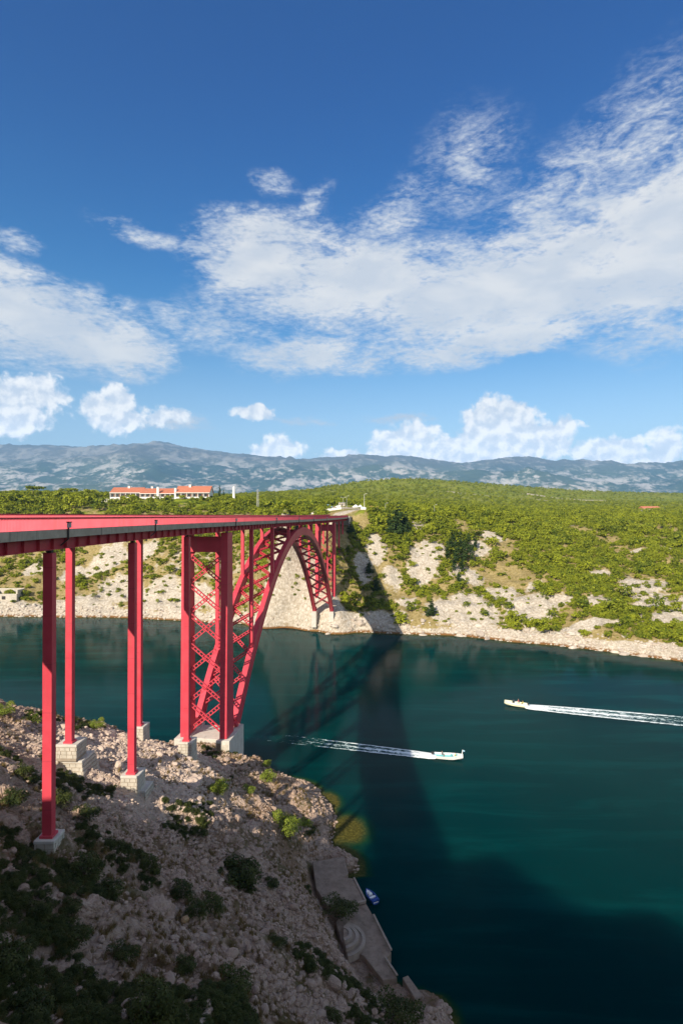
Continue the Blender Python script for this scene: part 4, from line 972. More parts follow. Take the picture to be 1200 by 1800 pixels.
for px, py, hp, wx, lab in ((698, 940, 58, 1.25, 'tallest dark conifer at the plateau edge right of the white house'), (684, 938, 34, 1.2, 'dark conifer leaning on the tallest conifer, its left neighbour'), (712, 935, 36, 1.1, 'dark conifer close right of the tallest conifer'),
      (617, 940, 24, 1.5, 'dark conifer at the foot of the wing wall where the bridge ends'), (758, 1084, 32, 1.2, 'dark pyramid pine above the water right of the bridge shadow'), (806, 1028, 26, 1.1, 'dark pine below the cypress cluster on the far slope'), (648, 1010, 24, 1.5, 'dark bushy conifer inside the bridge shadow'), (660, 1040, 26, 1.5, 'dark conifer low in the bridge shadow')):
    h = hit(px, py, 240); s = hp * h[1] / FPX / 9.0
    tree('conifer', con_me[px % 2], 1.2, (h[0], h[1], h[2] - .2), s, lab, None, wx, px)
for n_, (px, py, hp) in enumerate(((786, 985, 34), (794, 968, 36), (801, 990, 42), (808, 972, 38), (816, 992, 44), (823, 975, 38), (829, 990, 34), (798, 1006, 32), (812, 1008, 34), (834, 968, 30))):
    h = hit(px, py, 240); s = hp * h[1] / FPX / 9.0
    tree('cypress', cyp_me, 1.0, (h[0], h[1], h[2] - .2), s, 'slim dark cypress in the cluster on the far slope', 'cypress cluster on the far slope', 1.5, px)
for px, hp, lab in ((386, 27, 'tallest slim cypress between the red-roofed building and the white pillar'), (393, 20, 'shorter cypress beside the tallest one near the white pillar')):
    X, Y = (px - 600) * 0.448, 448.0; tree('cypress', cyp_me, 1.0, (X, Y, gz(X, Y) - .3), hp * Y / FPX / 9.0, lab, None, 0.9, px)
for px, py, hp, lab in ((703, 1100, 24, 'large round green bush at the lower end of the bridge shadow'), (722, 1075, 20, 'round green bush above the large one right of the bridge shadow'), (955, 1112, 26, 'round yellow-green tree by the water below the white rock patch'), (1080, 1085, 30, 'round leafy tree on the lower slope near the right edge'), (900, 1095, 24, 'leafy tree between two white rock slides')):
    h = hit(px, py, 200); s = hp * h[1] / FPX / 4.0
    tree('round_tree', tree_me[0], 1.2, (h[0], h[1], h[2] - .2), s, lab, None, 1.0, px)
def crown_of(e): return [c for c in e.children if c.name.startswith('crown')][0]
trees_first = [o for o in COL.objects if o.name.startswith('broadleaf_tree')]
for k in range(3):
    wood(5200, 395, 3000, 0.85, 1.5, crown_of(trees_first[k]), 500 + k, 0.36)

# ------------------------------------------------------------------ buildings and small things on the plateau
hb = empty('red_roofed_building', (-140, 450, 66.5)); tag(hb, 'long white two-storey building with stepped red tiled roofs on the left plateau', 'building')
HB = Vector(hb.location)
def hpart(mb, name, mat, par=None, bevel=0.0):
    o = mb.build(name, mat, par or hb, bevel); o.data.transform(Matrix.Translation(-HB)); return o
def hx(px): return (px - 600) * 0.45
for bi, (xa, xb, yf, ze, zr, nb) in enumerate(((193, 247, 452, 74.4, 78.6, 6), (249, 310, 448, 73.6, 77.6, 7), (312, 370, 446, 74.2, 79.4, 6))):
    x0, x1 = hx(xa), hx(xb); yb = yf + 13.0; ym = yf + 7.5
    mb = MB(); mb.box(x0, x1, yf, yb, 63.5, ze)
    mb.add([(x0, yf + .002, ze), (x0, yb, ze), (x0, ym, zr - .25), (x0 + .3, yf + .002, ze), (x0 + .3, yb, ze), (x0 + .3, ym, zr - .25)], [(0, 1, 2), (5, 4, 3), (0, 2, 5, 3), (1, 4, 5, 2)])
    mb.add([(x1 - .3, yf + .002, ze), (x1 - .3, yb, ze), (x1 - .3, ym, zr - .25), (x1, yf + .002, ze), (x1, yb, ze), (x1, ym, zr - .25)], [(0, 1, 2), (5, 4, 3), (0, 2, 5, 3), (1, 4, 5, 2)])
    wl = hpart(mb, 'wall', M['wall'])
    mb = MB()
    for ya, za, yb_, zb_ in ((yf - 1.3, ze - 0.45, ym, zr), (yb + 0.6, ze - 0.3, ym, zr)):
        mb.hexa([(x0 - .6, ya, za), (x1 + .6, ya, za), (x1 + .6, yb_, zb_ - .02), (x0 - .6, yb_, zb_ - .02), (x0 - .6, ya, za + .28), (x1 + .6, ya, za + .28), (x1 + .6, yb_, zb_ + .26), (x0 - .6, yb_, zb_ + .26)])
    rf = hpart(mb, 'roof', M['roof'])
    rb = MB()
    k = int((x1 - x0) / 0.9)
    for q in range(k):
        xx = x0 - .4 + (x1 - x0 + .8) * q / (k - 1); rb.bar((xx, yf - 1.3, ze - 0.10), (xx, ym, zr + .34), .18, .12)
    tl = hpart(rb, 'tile_rows', M['roof'], rf); tl['kind'] = 'stuff'
    mb = MB(); mb.box(x0 - .6, x1 + .6, yf - 1.45, yf - 1.31, ze - .5, ze - .1); hpart(mb, 'fascia', M['white'])
    w = (x1 - x0) / nb
    for q in range(nb):
        a, b = x0 + w * q + .55, x0 + w * (q + 1) - .55
        for zlo, zhi in ((70.9, 73.2), (67.3, 69.4)):
            mb = MB(); mb.box(a, b, yf - 0.12, yf - 0.02, zlo, zhi); wn_ = hpart(mb, 'window', M['shade_brown'])
            mb = MB(); mb.box(a + .35, (a + b) / 2 + .25, yf - 0.17, yf - 0.125, zlo + .1, zhi - .15); hpart(mb, 'pane', M['glass'], wn_)
        mb = MB(); mb.box(x0 + w * q - .12, x0 + w * q + .16, yf - 1.1, yf - .005, 66.0, ze - .46); hpart(mb, 'pier', M['white'])
    mb = MB(); mb.box(x0, x1, yf - 1.15, yf - 1.0, 69.75, 70.7); hpart(mb, 'balcony', M['white'])
    mb = MB(); mb.box(x0, x1, yf - 1.15, yf - 0.01, 69.5, 69.74); hpart(mb, 'balcony_floor', M['white'])
for px, yy, zt in ((280, 447, 78.4), (311, 446.5, 77.5), (333, 452.5, 80.6), (262, 458, 79.4), (220, 459, 79.8)):
    mb = MB(); x = hx(px); mb.box(x - .8, x + .8, yy - .8, yy + .8, 66 if px in (280, 311) else 75, zt); c = hpart(mb, 'chimney', M['white'])
    mb = MB(); mb.box(x - .95, x + .95, yy - .95, yy + .95, zt + .004, zt + .25); hpart(mb, 'cap', M['conc'], c)
hb.location.z -= DROP
def simple(name, mb, mat, label, cat, group=None, bevel=0.0):
    """put the origin at the thing's base"""
    xs_ = [v[0] for v in mb.v]; ys_ = [v[1] for v in mb.v]; zs_ = [v[2] for v in mb.v]
    c = Vector(((min(xs_) + max(xs_)) / 2, (min(ys_) + max(ys_)) / 2, min(zs_))); mb.v = [(v[0] - c.x, v[1] - c.y, v[2] - c.z) for v in mb.v]
    o = mb.build(name, mat, None, bevel); o.location = c; tag(o, label, cat, group); return o
def low_wall(px0, px1, Y, h, t, mat, label):
    n = 12; mb = MB()
    for i in range(n):
        a, b = (px0 + (px1 - px0) * i / n - 600) * Y / FPX, (px0 + (px1 - px0) * (i + 1) / n - 600) * Y / FPX
        za = gz((a + b) / 2, Y); mb.box(a, b - 0.03, Y, Y + t, za - 1.2, za + h)
    return simple('low_wall', mb, mat, label, 'wall')
low_wall(170, 212, 436, 2.6, 0.6, M['conc'], 'pale low retaining wall below the left end of the red-roofed building')
low_wall(28, 84, 446, 2.0, 0.6, M['conc'], 'pale low wall among the trees at far left')
low_wall(498, 600, 352, 1.3, 0.35, M['white'], 'long white parapet behind the far end of the bridge railing')
low_wall(634, 648, 330, 1.4, 0.3, M['white'], 'short white parapet left of the small white house')
# white pillar
def tower():
    X, Y = (411 - 600) * 0.445, 445.0; z = gz(X, Y); e = empty('white_pillar', (X, Y, z)); tag(e, 'slender white pillar standing on the skyline right of the cypresses', 'pillar')
    mb = MB(); mb.hexa([(-.95, -.95, -.8), (.95, -.95, -.8), (.95, .95, -.8), (-.95, .95, -.8), (-.75, -.75, 11.2), (.75, -.75, 11.2), (.75, .75, 11.2), (-.75, .75, 11.2)]); mb.build('shaft', M['wall'], e, .05)
    mb = MB(); mb.box(-.95, .95, -.95, .95, 11.21, 11.7); mb.build('cap', M['white'], e, .05); mb = MB(); mb.box(-.5, .5, -.5, .5, 11.71, 12.6); mb.build('lantern', M['white'], e, .04)
tower()
def mast():
    X, Y = (453 - 600) * 0.40, 400.0; z = gz(X, Y); e = empty('lattice_mast', (X, Y, z)); tag(e, 'grey lattice mast rising from the trees behind the bridge', 'mast'); H_ = 15.5
    for a, b in ((-1, -1), (1, -1), (1, 1), (-1, 1)):
        mb = MB(); mb.bar((a * .75, b * .75, -.5), (a * .32, b * .32, H_), .16, .16); mb.build('leg', M['grey_metal'], e)
    mb = MB(); n = 12
    for i in range(n):
        za, zb = H_ * i / n, H_ * (i + 1) / n; ra, rb_ = .75 - .43 * i / n, .75 - .43 * (i + 1) / n
        for (a, b), (c, d) in (((-1, -1), (1, -1)), ((1, -1), (1, 1)), ((1, 1), (-1, 1)), ((-1, 1), (-1, -1))): mb.bar((a * ra, b * ra, za), (c * rb_, d * rb_, zb), .09, .09)
    o = mb.build('bracing', M['grey_metal'], e)
    mb = MB(); mb.bar((-1.6, 0, H_ - 1.2), (1.6, 0, H_ - 1.2), .16, .16); mb.build('cross_arm', M['grey_metal'], e)
mast()
def lamp(px, Y, hpx, label, arms=1, mat='grey_metal'):
    X = (px - 600) * Y / FPX; z = gz(X, Y); h = hpx * Y / FPX; e = empty('street_lamp', (X, Y, z)); tag(e, label, 'street lamp')
    mb = MB(); mb.tube((0, 0, -.5), (0, 0, h), .13, .07, 8); mb.build('pole', M[mat], e)
    for s in ((1,), (1, -1))[arms - 1]:
        mb = MB(); mb.tube((0, 0, h - .05), (s * 1.2, -.2, h + .25), .05, .05, 6); a = mb.build('arm', M[mat], e)
        mb = MB(); mb.box(s * 1.2 - .4, s * 1.2 + .4, -.38, -.02, h + .18, h + .34); mb.build('lamp_head', M['white'], e, .03)
lamp(603, 345, 22, 'street lamp with two arms standing by the road at the bridge end', 2)
lamp(609, 362, 21, 'street lamp further along the road behind the bridge end', 1)
lamp(640, 333, 27, 'tall pale pole beside the small white house', 1, 'white')
lamp(677, 345, 22, 'thin street lamp left of the tall dark conifer', 1)
lamp(763, 352, 20, 'thin lone street lamp on the plateau edge right of the conifers', 1)
def house(px0, px1, Y, h, d, mat, label, roof_h=0.9, zoff=0.0, gable=False, rmat='roof'):
    x0, x1 = (px0 - 600) * Y / FPX, (px1 - 600) * Y / FPX; xc = (x0 + x1) / 2; z = gz(xc, Y) + zoff; w = (x1 - x0) / 2
    e = empty('house', (xc, Y, z)); tag(e, label, 'house')
    mb = MB(); mb.box(-w, w, 0, d, -1.5, h); mb.build('wall', M[mat], e)
    mb = MB(); mb.hexa([(-w - .35, -.4, h + .004), (w + .35, -.4, h + .004), (w + .35, d + .4, h + .004), (-w - .35, d + .4, h + .004), (-w - .35, -.4, h + .16), (w + .35, -.4, h + .16), (w * .5 if not gable else w + .35, d * .5 + .1, h + roof_h), (-w * .5 if not gable else -w - .35, d * .5 + .1, h + roof_h)])
    mb.build('roof', M[rmat], e)
    for i, q in enumerate((-.55, 0.05, .55)):
        mb = MB(); zz = (0.05, h * .75) if i == 1 else (h * .38, h * .75); mb.box(w * q - .45, w * q + .45, -.07, -.01, zz[0], zz[1])
        o = mb.build('door' if i == 1 else 'window', M['shade_brown'], e)
        mb = MB(); mb.box(w * q - .3, w * q + .3, -.11, -.075, zz[0] + .3 * (zz[1] - zz[0]), zz[1] - .1); mb.build('pane', M['glass'], o)
    return e
house(646, 664, 334, 3.0, 4.5, 'wall', 'small white house with a thin red roof near the bridge end', 0.6)
house(1130, 1160, 640, 6.0, 11, 'wall', 'house with an orange roof half hidden by trees at right', 2.6, -2.2, True)
house(595, 606, 410, 2.4, 5, 'conc', 'grey flat building at the top of the road behind the bridge', 0.3, -0.3, False, 'grey_metal')
def tent(px, Y, r, h, label):
    X = (px - 600) * Y / FPX; z = gz(X, Y); e = empty('white_canopy', (X, Y, z)); tag(e, label, 'canopy')
    n = 12; mb = MB(); v = [(r * math.cos(6.283 * k / n), r * math.sin(6.283 * k / n), h * .62) for k in range(n)] + [(r * math.cos(6.283 * k / n), r * math.sin(6.283 * k / n), h * .48) for k in range(n)] + [(0, 0, h)]
    mb.add(v, [(k, (k + 1) % n, 2 * n) for k in range(n)] + [(n + k, n + (k + 1) % n, (k + 1) % n, k) for k in range(n)]); mb.build('cloth', M['white'], e)
    mb = MB(); mb.tube((0, 0, -.3), (0, 0, h * .95), .06, .05, 8); mb.build('post', M['grey_metal'], e)
tent(625, 332, 2.0, 3.4, 'larger white canopy at the roadside just beyond the bridge end'); tent(633, 336, 1.3, 2.9, 'smaller white canopy between the larger canopy and the tall pole')

def vehicle(px, Y, label, cat, body, L=4.6, Wd=1.9, hh=1.9, van=True, rz=0.2, load=False):
    X = (px - 600) * Y / FPX; z = gz(X, Y) + .05
    e = empty('parked_van' if van else 'parked_car', (X, Y, z), rz); tag(e, label, cat)
    pr = [(-L / 2, .45), (-L / 2, hh * .92), (-L * .46, hh), (L * .22, hh), (L * .36, hh * .60), (L * .48, hh * .50), (L / 2, .45)] if van else [(-L / 2, .4), (-L / 2, .95), (-L * .40, 1.0), (-L * .28, hh), (L * .10, hh), (L * .26, .98), (L * .48, .85), (L / 2, .4)]
    n = len(pr); mb = MB(); ins = lambda zz: .10 if zz > 1.2 else 0
    v = [(x, -Wd / 2 + ins(zz), zz) for x, zz in pr] + [(x, Wd / 2 - ins(zz), zz) for x, zz in pr]
    mb.add(v, [tuple(range(n)), tuple(range(2 * n - 1, n - 1, -1))] + [(k, n + k, n + (k + 1) % n, (k + 1) % n) for k in range(n)]); mb.build('body', body, e, .05)
    for s in (-1, 1):
        for a in ((-L * .34, L * .0), (L * .03, L * .20)):
            mb = MB(); y = s * (Wd / 2 + .012); mb.box(a[0], a[1], y - .02, y + .02, hh * .58 if van else 1.0, hh * .86); mb.build('side_window', M['glass'], e)
        for x in (-L * .31, L * .31):
            mb = MB(); mb.tube((x, s * (Wd / 2 - .22), .33), (x, s * (Wd / 2 + .02), .33), .33, .33, 14); w = mb.build('wheel', M['tyre'], e)
            mb = MB(); mb.tube((x, s * (Wd / 2 + .021), .33), (x, s * (Wd / 2 + .04), .33), .2, .18, 10); mb.build('rim', M['grey_metal'], w)
    mb = MB(); mb.bar((L * .245, 0, hh * .96), (L * .365, 0, hh * .63), Wd - .35, .05) if van else mb.bar((L * .12, 0, hh - .06), (L * .25, 0, 1.05), Wd - .35, .05); mb.build('windscreen', M['glass'], e)
    for s in (-.6, .6):
        mb = MB(); mb.box(L * .485, L * .51, s - .16, s + .16, .62, .80); mb.build('headlight', M['white'], e)
    if load:
        mb = MB(); mb.box(-L * .4, L * .15, -.6, .6, hh + .02, hh + .10); r = mb.build('roof_rack', M['dark_metal'], e); mb = MB(); mb.box(-L * .2, L * .0, -.5, .5, hh + .11, hh + 1.0); mb.build('roof_box', M['white'], r, .1)
vehicle(548, 372, 'white van with a load on its roof near the far end of the bridge', 'van', M['boat_white'], 5.4, 2.0, 2.4, True, 0.05, True)
vehicle(577, 366, 'pale blue van parked between the street lamps and the white van', 'van', M['blue_body'], 5.2, 2.0, 2.5, True, 0.3)
vehicle(594, 372, 'low white car parked left of the double street lamp', 'car', M['boat_white'], 4.3, 1.8, 1.45, False, 2.2)

# concrete bunker at the far left waterside
def bunker():
    h = hit(14, 1056, 240); z = h[2]; e = empty('concrete_bunker', (h[0], h[1], z)); tag(e, 'small roofless concrete bunker on the far bank at the left edge', 'bunker'); s = h[1] / FPX
    for x0, x1, y0, y1, z0, z1 in ((-9, 5, 0, .8, -3, 3.6), (4.2, 5, .82, 7, -3, 5.6), (-9, 5, 7.02, 7.8, -3, 5.8), (-9, -8.2, .82, 7, -3, 4.8)):
        mb = MB(); mb.box(x0, x1, y0, y1, z0, z1); mb.build('wall', M['stone'], e, .06)
    mb = MB(); mb.box(-8.18, 4.18, .82, 6.98, 2.4, 2.7); mb.build('roof_slab', M['conc'], e)
    mb = MB(); mb.box(-3, -1, -.05, -.01, 0.6, 2.4); mb.build('opening', M['dark_metal'], e)
bunker()

# ------------------------------------------------------------------ near slope: rocks
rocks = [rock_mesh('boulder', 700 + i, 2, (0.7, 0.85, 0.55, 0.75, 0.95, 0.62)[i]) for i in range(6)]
rg = np.random.default_rng(99)
N_ = 150000; Yr = rg.uniform(17, 121, N_); Xr = rg.uniform(-1, 1, N_) * (0.68 * Yr + 4); Xr = np.minimum(Xr, 26)
Zr = near_z(Xr, Yr); ok = (Zr > -0.3) & (Zr < 48)
den = 0.18 + 0.9 * sstep(0.42, 0.62, fbm(Xr * 0.10, Yr * 0.13, 201, 4)) + 0.5 * sstep(-8, -20, Xr) * sstep(60, 84, Yr) + 0.5 * sstep(2.5, 0.5, Zr)
quay_d = quay_dist(Xr, Yr)
ok &= rg.uniform(size=N_) < den; ok &= ~((quay_d < 3.4))
Xr, Yr, Zr = Xr[ok], Yr[ok], Zr[ok]
sr = np.clip(rg.lognormal(-2.05, 0.50, len(Xr)), 0.06, 0.8)
for (Yp, vp, zb) in pier_cols:
    if Yp > 120: continue
    c = BP(Yp + .4, vp, 0); near_c = (np.hypot(Xr - c.x, Yr - c.y) < 2.3); sr = np.where(near_c, np.minimum(sr, 0.14), sr)
tr_ = rg.integers(0, 6, len(Xr)); rr_ = rg.uniform(0, 6.28, len(Xr))
vis = (np.abs(Xr) < 0.6 * Yr) & (YH - FPX * (Zr - EYE) / Yr < 1792); order = np.argsort(-(sr / Yr * vis)); big = order[:290]; rest = order[290:]; src_r = {}
NEAR_MARKS = [(83, 1475, 'the foot of the nearest column'), (235, 1395, 'the stepped pedestal of the second column'), (122, 1340, 'the pedestal behind the nearest column'), (327, 1345, 'the tall pedestal beside the pylon'), (250, 1305, 'the pale pedestal on the crest'), (405, 1330, 'the pylon base'), (388, 1390, 'the sunlit yellow-green bush'), (468, 1370, 'the round bush on the ridge'), (507, 1450, 'the large green bush'), (430, 1520, 'the big dark shrub'), (372, 1590, 'the brownish shrub'), (140, 1630, 'the lower left shrub'), (415, 1710, 'the large bottom centre shrub'), (268, 1760, 'the widest bottom shrub'), (705, 1760, 'the green bush at the waterline'), (15, 1660, 'the shrub mass at the left edge'), (150, 1530, 'the dark scrub by the nearest column'), (262, 1525, 'the low shrub on the gravel'), (545, 1395, 'the headland tip'), (560, 1480, 'the upper quay corner'), (600, 1610, 'the small quay tree'), (640, 1660, 'the curved steps'), (327, 1620, 'the ochre stone'), (270, 1590, 'the broad cracked outcrop'), (170, 1580, 'the pale jutting outcrop'), (60, 1280, 'the crest tuft'), (30, 1440, 'the shaded rock at the left edge'), (500, 1600, 'the gravel above the quay'), (520, 1700, 'the stony bank above the steps'), (590, 1770, 'the brown stone mound'), (330, 1450, 'the gravel in mid slope'), (60, 1780, 'the bottom left corner'), (760, 1780, 'the last waterline rocks'), (300, 1680, 'the shadowed stones at bottom left')]
def size_word(s): return 'large' if s > 0.62 else ('medium' if s > 0.42 else 'small')
def slope_zone(x, y, z):
    if z < 2.5: return 'at the near waterline beside the quay'
    if y < 48: return 'in the shaded bottom left foreground'
    if y > 88: return 'on the sunlit ridge around the pylon base'
    if x < -20: return 'on the rubble slope among the column pedestals'
    return 'on the shaded gravel slope above the quay'
for j in big:
    o = link('boulder', rocks[tr_[j]]); o.location = (Xr[j], Yr[j], Zr[j] + 0.12 * sr[j]); o.rotation_euler = (rg.uniform(-.35, .35), rg.uniform(-.35, .35), rr_[j]); o.scale = (sr[j] * rg.uniform(.9, 1.4), sr[j], sr[j])
    tag(o, size_word(sr[j]) + ' ' + ('blocky', 'upright', 'flat', 'angular', 'rounded', 'slab-like')[tr_[j]] + ' boulder ' + beside(Xr[j], Yr[j], Zr[j], NEAR_MARKS), 'boulder', 'loose boulders on the near slope')
    src_r.setdefault(tr_[j], o)
for k in range(6):
    r = rest[tr_[rest] == k]; inst_group('scree', np.stack([Xr[r], Yr[r], Zr[r] + 0.1 * sr[r]], 1), sr[r], rr_[r], src_r[k])
# larger outcrops, each told apart by where it stands
M['rock_orange'] = pmat('ochre_rock', f_rock((0.46, 0.30, 0.16), (0.54, 0.37, 0.21), (0.30, 0.19, 0.10)), 0.95, 0.1)
def outcrop_mesh(seed):
    from mathutils import noise as mn
    rg_ = np.random.default_rng(seed); bm = bmesh.new(); bmesh.ops.create_icosphere(bm, subdivisions=5, radius=1.0); off = Vector(rg_.uniform(0, 50, 3))
    pl = [(Vector(rg_.normal(size=3)).normalized(), rg_.uniform(0.5, 0.85)) for _ in range(12)]
    for v in bm.verts:
        p = v.co.copy()
        for n, d in pl:
            k = p.dot(n)
            if k > d: p -= n * (k - d) * 0.85
        r = mn.ridged_multi_fractal(p * 1.6 + off, 0.9, 2.1, 5, 1.0, 2.0); q = mn.fractal(p * 4.5 + off, 0.8, 2.1, 4)
        st = math.sin((p.z * 1.0 + p.x * 0.5) * 11 + 2.5 * mn.noise(p * 1.5 + off)) * 0.035
        v.co = p * (0.82 + 0.16 * (r - 1.0) + 0.07 * q + st)
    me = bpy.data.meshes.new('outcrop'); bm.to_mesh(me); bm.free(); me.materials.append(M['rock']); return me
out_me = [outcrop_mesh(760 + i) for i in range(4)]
for i, (px, py, w, fl, lab) in enumerate(((270, 1600, 95, 1.0, 'broad grey rock outcrop with deep cracks in the lower left foreground'), (345, 1610, 55, .8, 'grey outcrop right of the broad cracked outcrop'), (160, 1580, 70, .8, 'pale jutting outcrop left of the broad cracked outcrop'), (20, 1470, 90, .9, 'long shaded rock at the left edge behind the nearest column'), (50, 1530, 60, .7, 'rounded rock below the nearest column at left'),
      (330, 1375, 80, .7, 'smooth grey rock beneath the tall pedestal next to the pylon'), (395, 1350, 60, .7, 'rock rib below the right block of the pylon base'), (450, 1405, 60, .6, 'long pale rock rib between two green bushes'), (520, 1380, 60, .7, 'sunlit crag at the tip of the headland'), (545, 1440, 50, .8, 'sunlit crag at the water above the quay'), (560, 1480, 46, .7, 'sunlit pale rock at the upper corner of the quay'), (440, 1455, 60, .6, 'grey rock slab left of the big bush'),
      (420, 1690, 70, .8, 'shaded outcrop at lower centre above the quay steps'), (350, 1770, 80, .8, 'shaded grey crag at the bottom edge'), (590, 1770, 60, .7, 'brown mound of stones left of the lowest green bush'), (100, 1700, 70, .7, 'dark shaded outcrop in the bottom left'), (190, 1290, 60, .6, 'pale rock on the crest between the first two pier pairs'))):
    h = hit(px, py); s = w * h[1] / FPX / 2
    o = link('rock_outcrop', out_me[i % 4]); o.location = (h[0], h[1], h[2] - .30 * s); o.scale = (s * 1.15, s * .9, s * fl * .75); o.rotation_euler = (0.15, -0.2, i * 1.3); tag(o, lab, 'rock')
h = hit(327, 1620); o = link('ochre_stone', rocks[1]); o.data = rocks[1].copy(); o.data.materials.clear(); o.data.materials.append(M['rock_orange']); o.location = (h[0], h[1], h[2] + .3); o.scale = (.42, .42, .62); o.rotation_euler = (.2, .3, 1); tag(o, 'pointed ochre stone standing on the broad grey outcrop', 'stone')

# ------------------------------------------------------------------ near slope: shrubs and dry grass
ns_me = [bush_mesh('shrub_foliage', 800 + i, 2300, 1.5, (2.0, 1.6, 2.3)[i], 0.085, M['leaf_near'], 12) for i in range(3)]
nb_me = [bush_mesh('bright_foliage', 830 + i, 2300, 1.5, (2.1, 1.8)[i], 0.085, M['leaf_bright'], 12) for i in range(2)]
st_me = [stem_mesh('stem', 900 + i, 1.8, 0.09, 5) for i in range(2)]
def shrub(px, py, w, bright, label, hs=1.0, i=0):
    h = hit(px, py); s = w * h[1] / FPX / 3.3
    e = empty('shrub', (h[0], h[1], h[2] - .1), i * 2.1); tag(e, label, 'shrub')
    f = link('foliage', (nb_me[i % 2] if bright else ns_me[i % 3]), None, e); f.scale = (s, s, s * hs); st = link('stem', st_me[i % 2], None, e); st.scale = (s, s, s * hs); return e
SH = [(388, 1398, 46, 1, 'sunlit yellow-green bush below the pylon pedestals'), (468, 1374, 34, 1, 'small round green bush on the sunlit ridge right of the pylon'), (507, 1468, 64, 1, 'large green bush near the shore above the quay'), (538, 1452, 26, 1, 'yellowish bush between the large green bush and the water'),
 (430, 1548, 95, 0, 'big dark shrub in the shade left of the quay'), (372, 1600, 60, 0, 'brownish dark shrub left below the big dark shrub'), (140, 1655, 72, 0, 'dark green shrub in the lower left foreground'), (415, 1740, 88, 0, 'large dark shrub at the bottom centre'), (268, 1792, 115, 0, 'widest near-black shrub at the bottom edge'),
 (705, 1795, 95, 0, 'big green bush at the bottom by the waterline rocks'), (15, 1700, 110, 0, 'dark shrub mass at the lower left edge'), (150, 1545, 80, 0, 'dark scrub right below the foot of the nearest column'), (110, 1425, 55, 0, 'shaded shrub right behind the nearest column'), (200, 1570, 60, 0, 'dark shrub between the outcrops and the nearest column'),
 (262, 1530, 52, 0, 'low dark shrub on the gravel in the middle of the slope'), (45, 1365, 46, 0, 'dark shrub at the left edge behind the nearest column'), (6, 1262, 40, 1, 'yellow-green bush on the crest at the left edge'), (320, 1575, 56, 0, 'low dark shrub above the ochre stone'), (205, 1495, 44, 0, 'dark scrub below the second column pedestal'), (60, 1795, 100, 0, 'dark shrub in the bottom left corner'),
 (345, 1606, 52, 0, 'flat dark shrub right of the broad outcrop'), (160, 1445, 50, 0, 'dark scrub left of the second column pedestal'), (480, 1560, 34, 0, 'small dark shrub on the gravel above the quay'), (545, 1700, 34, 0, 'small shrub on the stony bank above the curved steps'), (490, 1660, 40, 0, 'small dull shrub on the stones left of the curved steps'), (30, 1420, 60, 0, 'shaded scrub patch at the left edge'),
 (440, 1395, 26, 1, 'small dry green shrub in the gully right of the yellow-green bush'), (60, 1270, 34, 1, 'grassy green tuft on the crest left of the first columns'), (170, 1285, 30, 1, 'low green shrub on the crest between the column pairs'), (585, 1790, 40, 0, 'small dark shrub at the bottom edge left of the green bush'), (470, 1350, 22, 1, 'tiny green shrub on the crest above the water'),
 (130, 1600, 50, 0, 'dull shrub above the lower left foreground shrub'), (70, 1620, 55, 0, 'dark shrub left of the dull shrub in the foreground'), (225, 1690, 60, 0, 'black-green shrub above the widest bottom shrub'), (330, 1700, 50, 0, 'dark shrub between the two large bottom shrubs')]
for i, (px, py, w, b, lab) in enumerate(SH): shrub(px, py, w, b, lab, 0.85 if not b else 1.0, i)
def small_tree():
    h = hit(600, 1632); e = empty('small_tree', (h[0], h[1], h[2])); tag(e, 'small tree with a thin crown standing beside the curved quay steps', 'tree'); s = 0.95
    c = link('crown', ns_me[0], None, e); c.location = (0.2, 0, 1.5); c.scale = (1.5, 1.5, 1.1)
    for a, b in (((0, 0, -.5), (.1, 0, 2.0)), ((.05, 0, 1.0), (-.8, .2, 2.4)), ((.05, 0, 1.2), (.9, -.3, 2.5))):
        mb = MB(); mb.tube(a, b, .10, .05, 6); mb.build('trunk', M['bark'], e)
small_tree()
def tuft_mesh(name, seed, n=46):
    r = np.random.default_rng(seed); a = r.uniform(0, 6.28, n); d = r.uniform(0, .35, n); b = np.stack([d * np.cos(a), d * np.sin(a), np.full(n, -.05)], 1); lean = r.normal(size=(n, 3)) * .22; lean[:, 2] = r.uniform(.35, .75, n)
    w = np.stack([-np.sin(a), np.cos(a), np.zeros(n)], 1) * .022; v = np.stack([b - w, b + w, b + lean], 1).reshape(-1, 3); me = np_mesh(name, v, tris=np.arange(3 * n).reshape(-1, 3)); me.materials.append(M['dry']); return me
tm = [tuft_mesh('grass_tuft', 950 + i) for i in range(2)]
for k in range(2):
    h = hit((70, 210)[k], (1290, 1440)[k]); o = link('grass_tuft', tm[k]); o.location = h; tag(o, ('dry grass tuft on the crest left of the first columns', 'dry grass tuft on the rubble above the second pedestal')[k], 'grass')
    g = np.random.default_rng(970 + k); n = 9000; Y = g.uniform(29, 121, n); X = np.minimum(g.uniform(-1, 1, n) * .62 * Y, 24); Z = near_z(X, Y)
    kk = (Z > 1.5) & (Z < 48) & (fbm(X * .12, Y * .12, 260 + k, 4) > .52) & (quay_dist(X, Y) > 3.6)
    inst_group('dry_grass', np.stack([X[kk], Y[kk], Z[kk]], 1), g.uniform(.4, .95, kk.sum()), g.uniform(0, 6.28, kk.sum()), o)
e_ = [o for o in COL.objects if o.name.startswith('shrub') and o.type == 'EMPTY'][4]
srcf = [c for c in e_.children if c.name.startswith('foliage')][0]
g = np.random.default_rng(990); n = 34000; Y = g.uniform(29, 120, n); X = np.minimum(g.uniform(-1, 1, n) * .62 * Y, 20); Z = near_z(X, Y)
dk = fbm(X * .09, Y * .09, 300, 4)
kk = (Z > 2.5) & (Z < 48) & (dk > .605 - .04 * (X < -20)) & (np.hypot((X + 28) / 11, (Y - 88) / 19) > 1) & (quay_dist(X, Y) > 4) & (g.uniform(size=n) < .5)
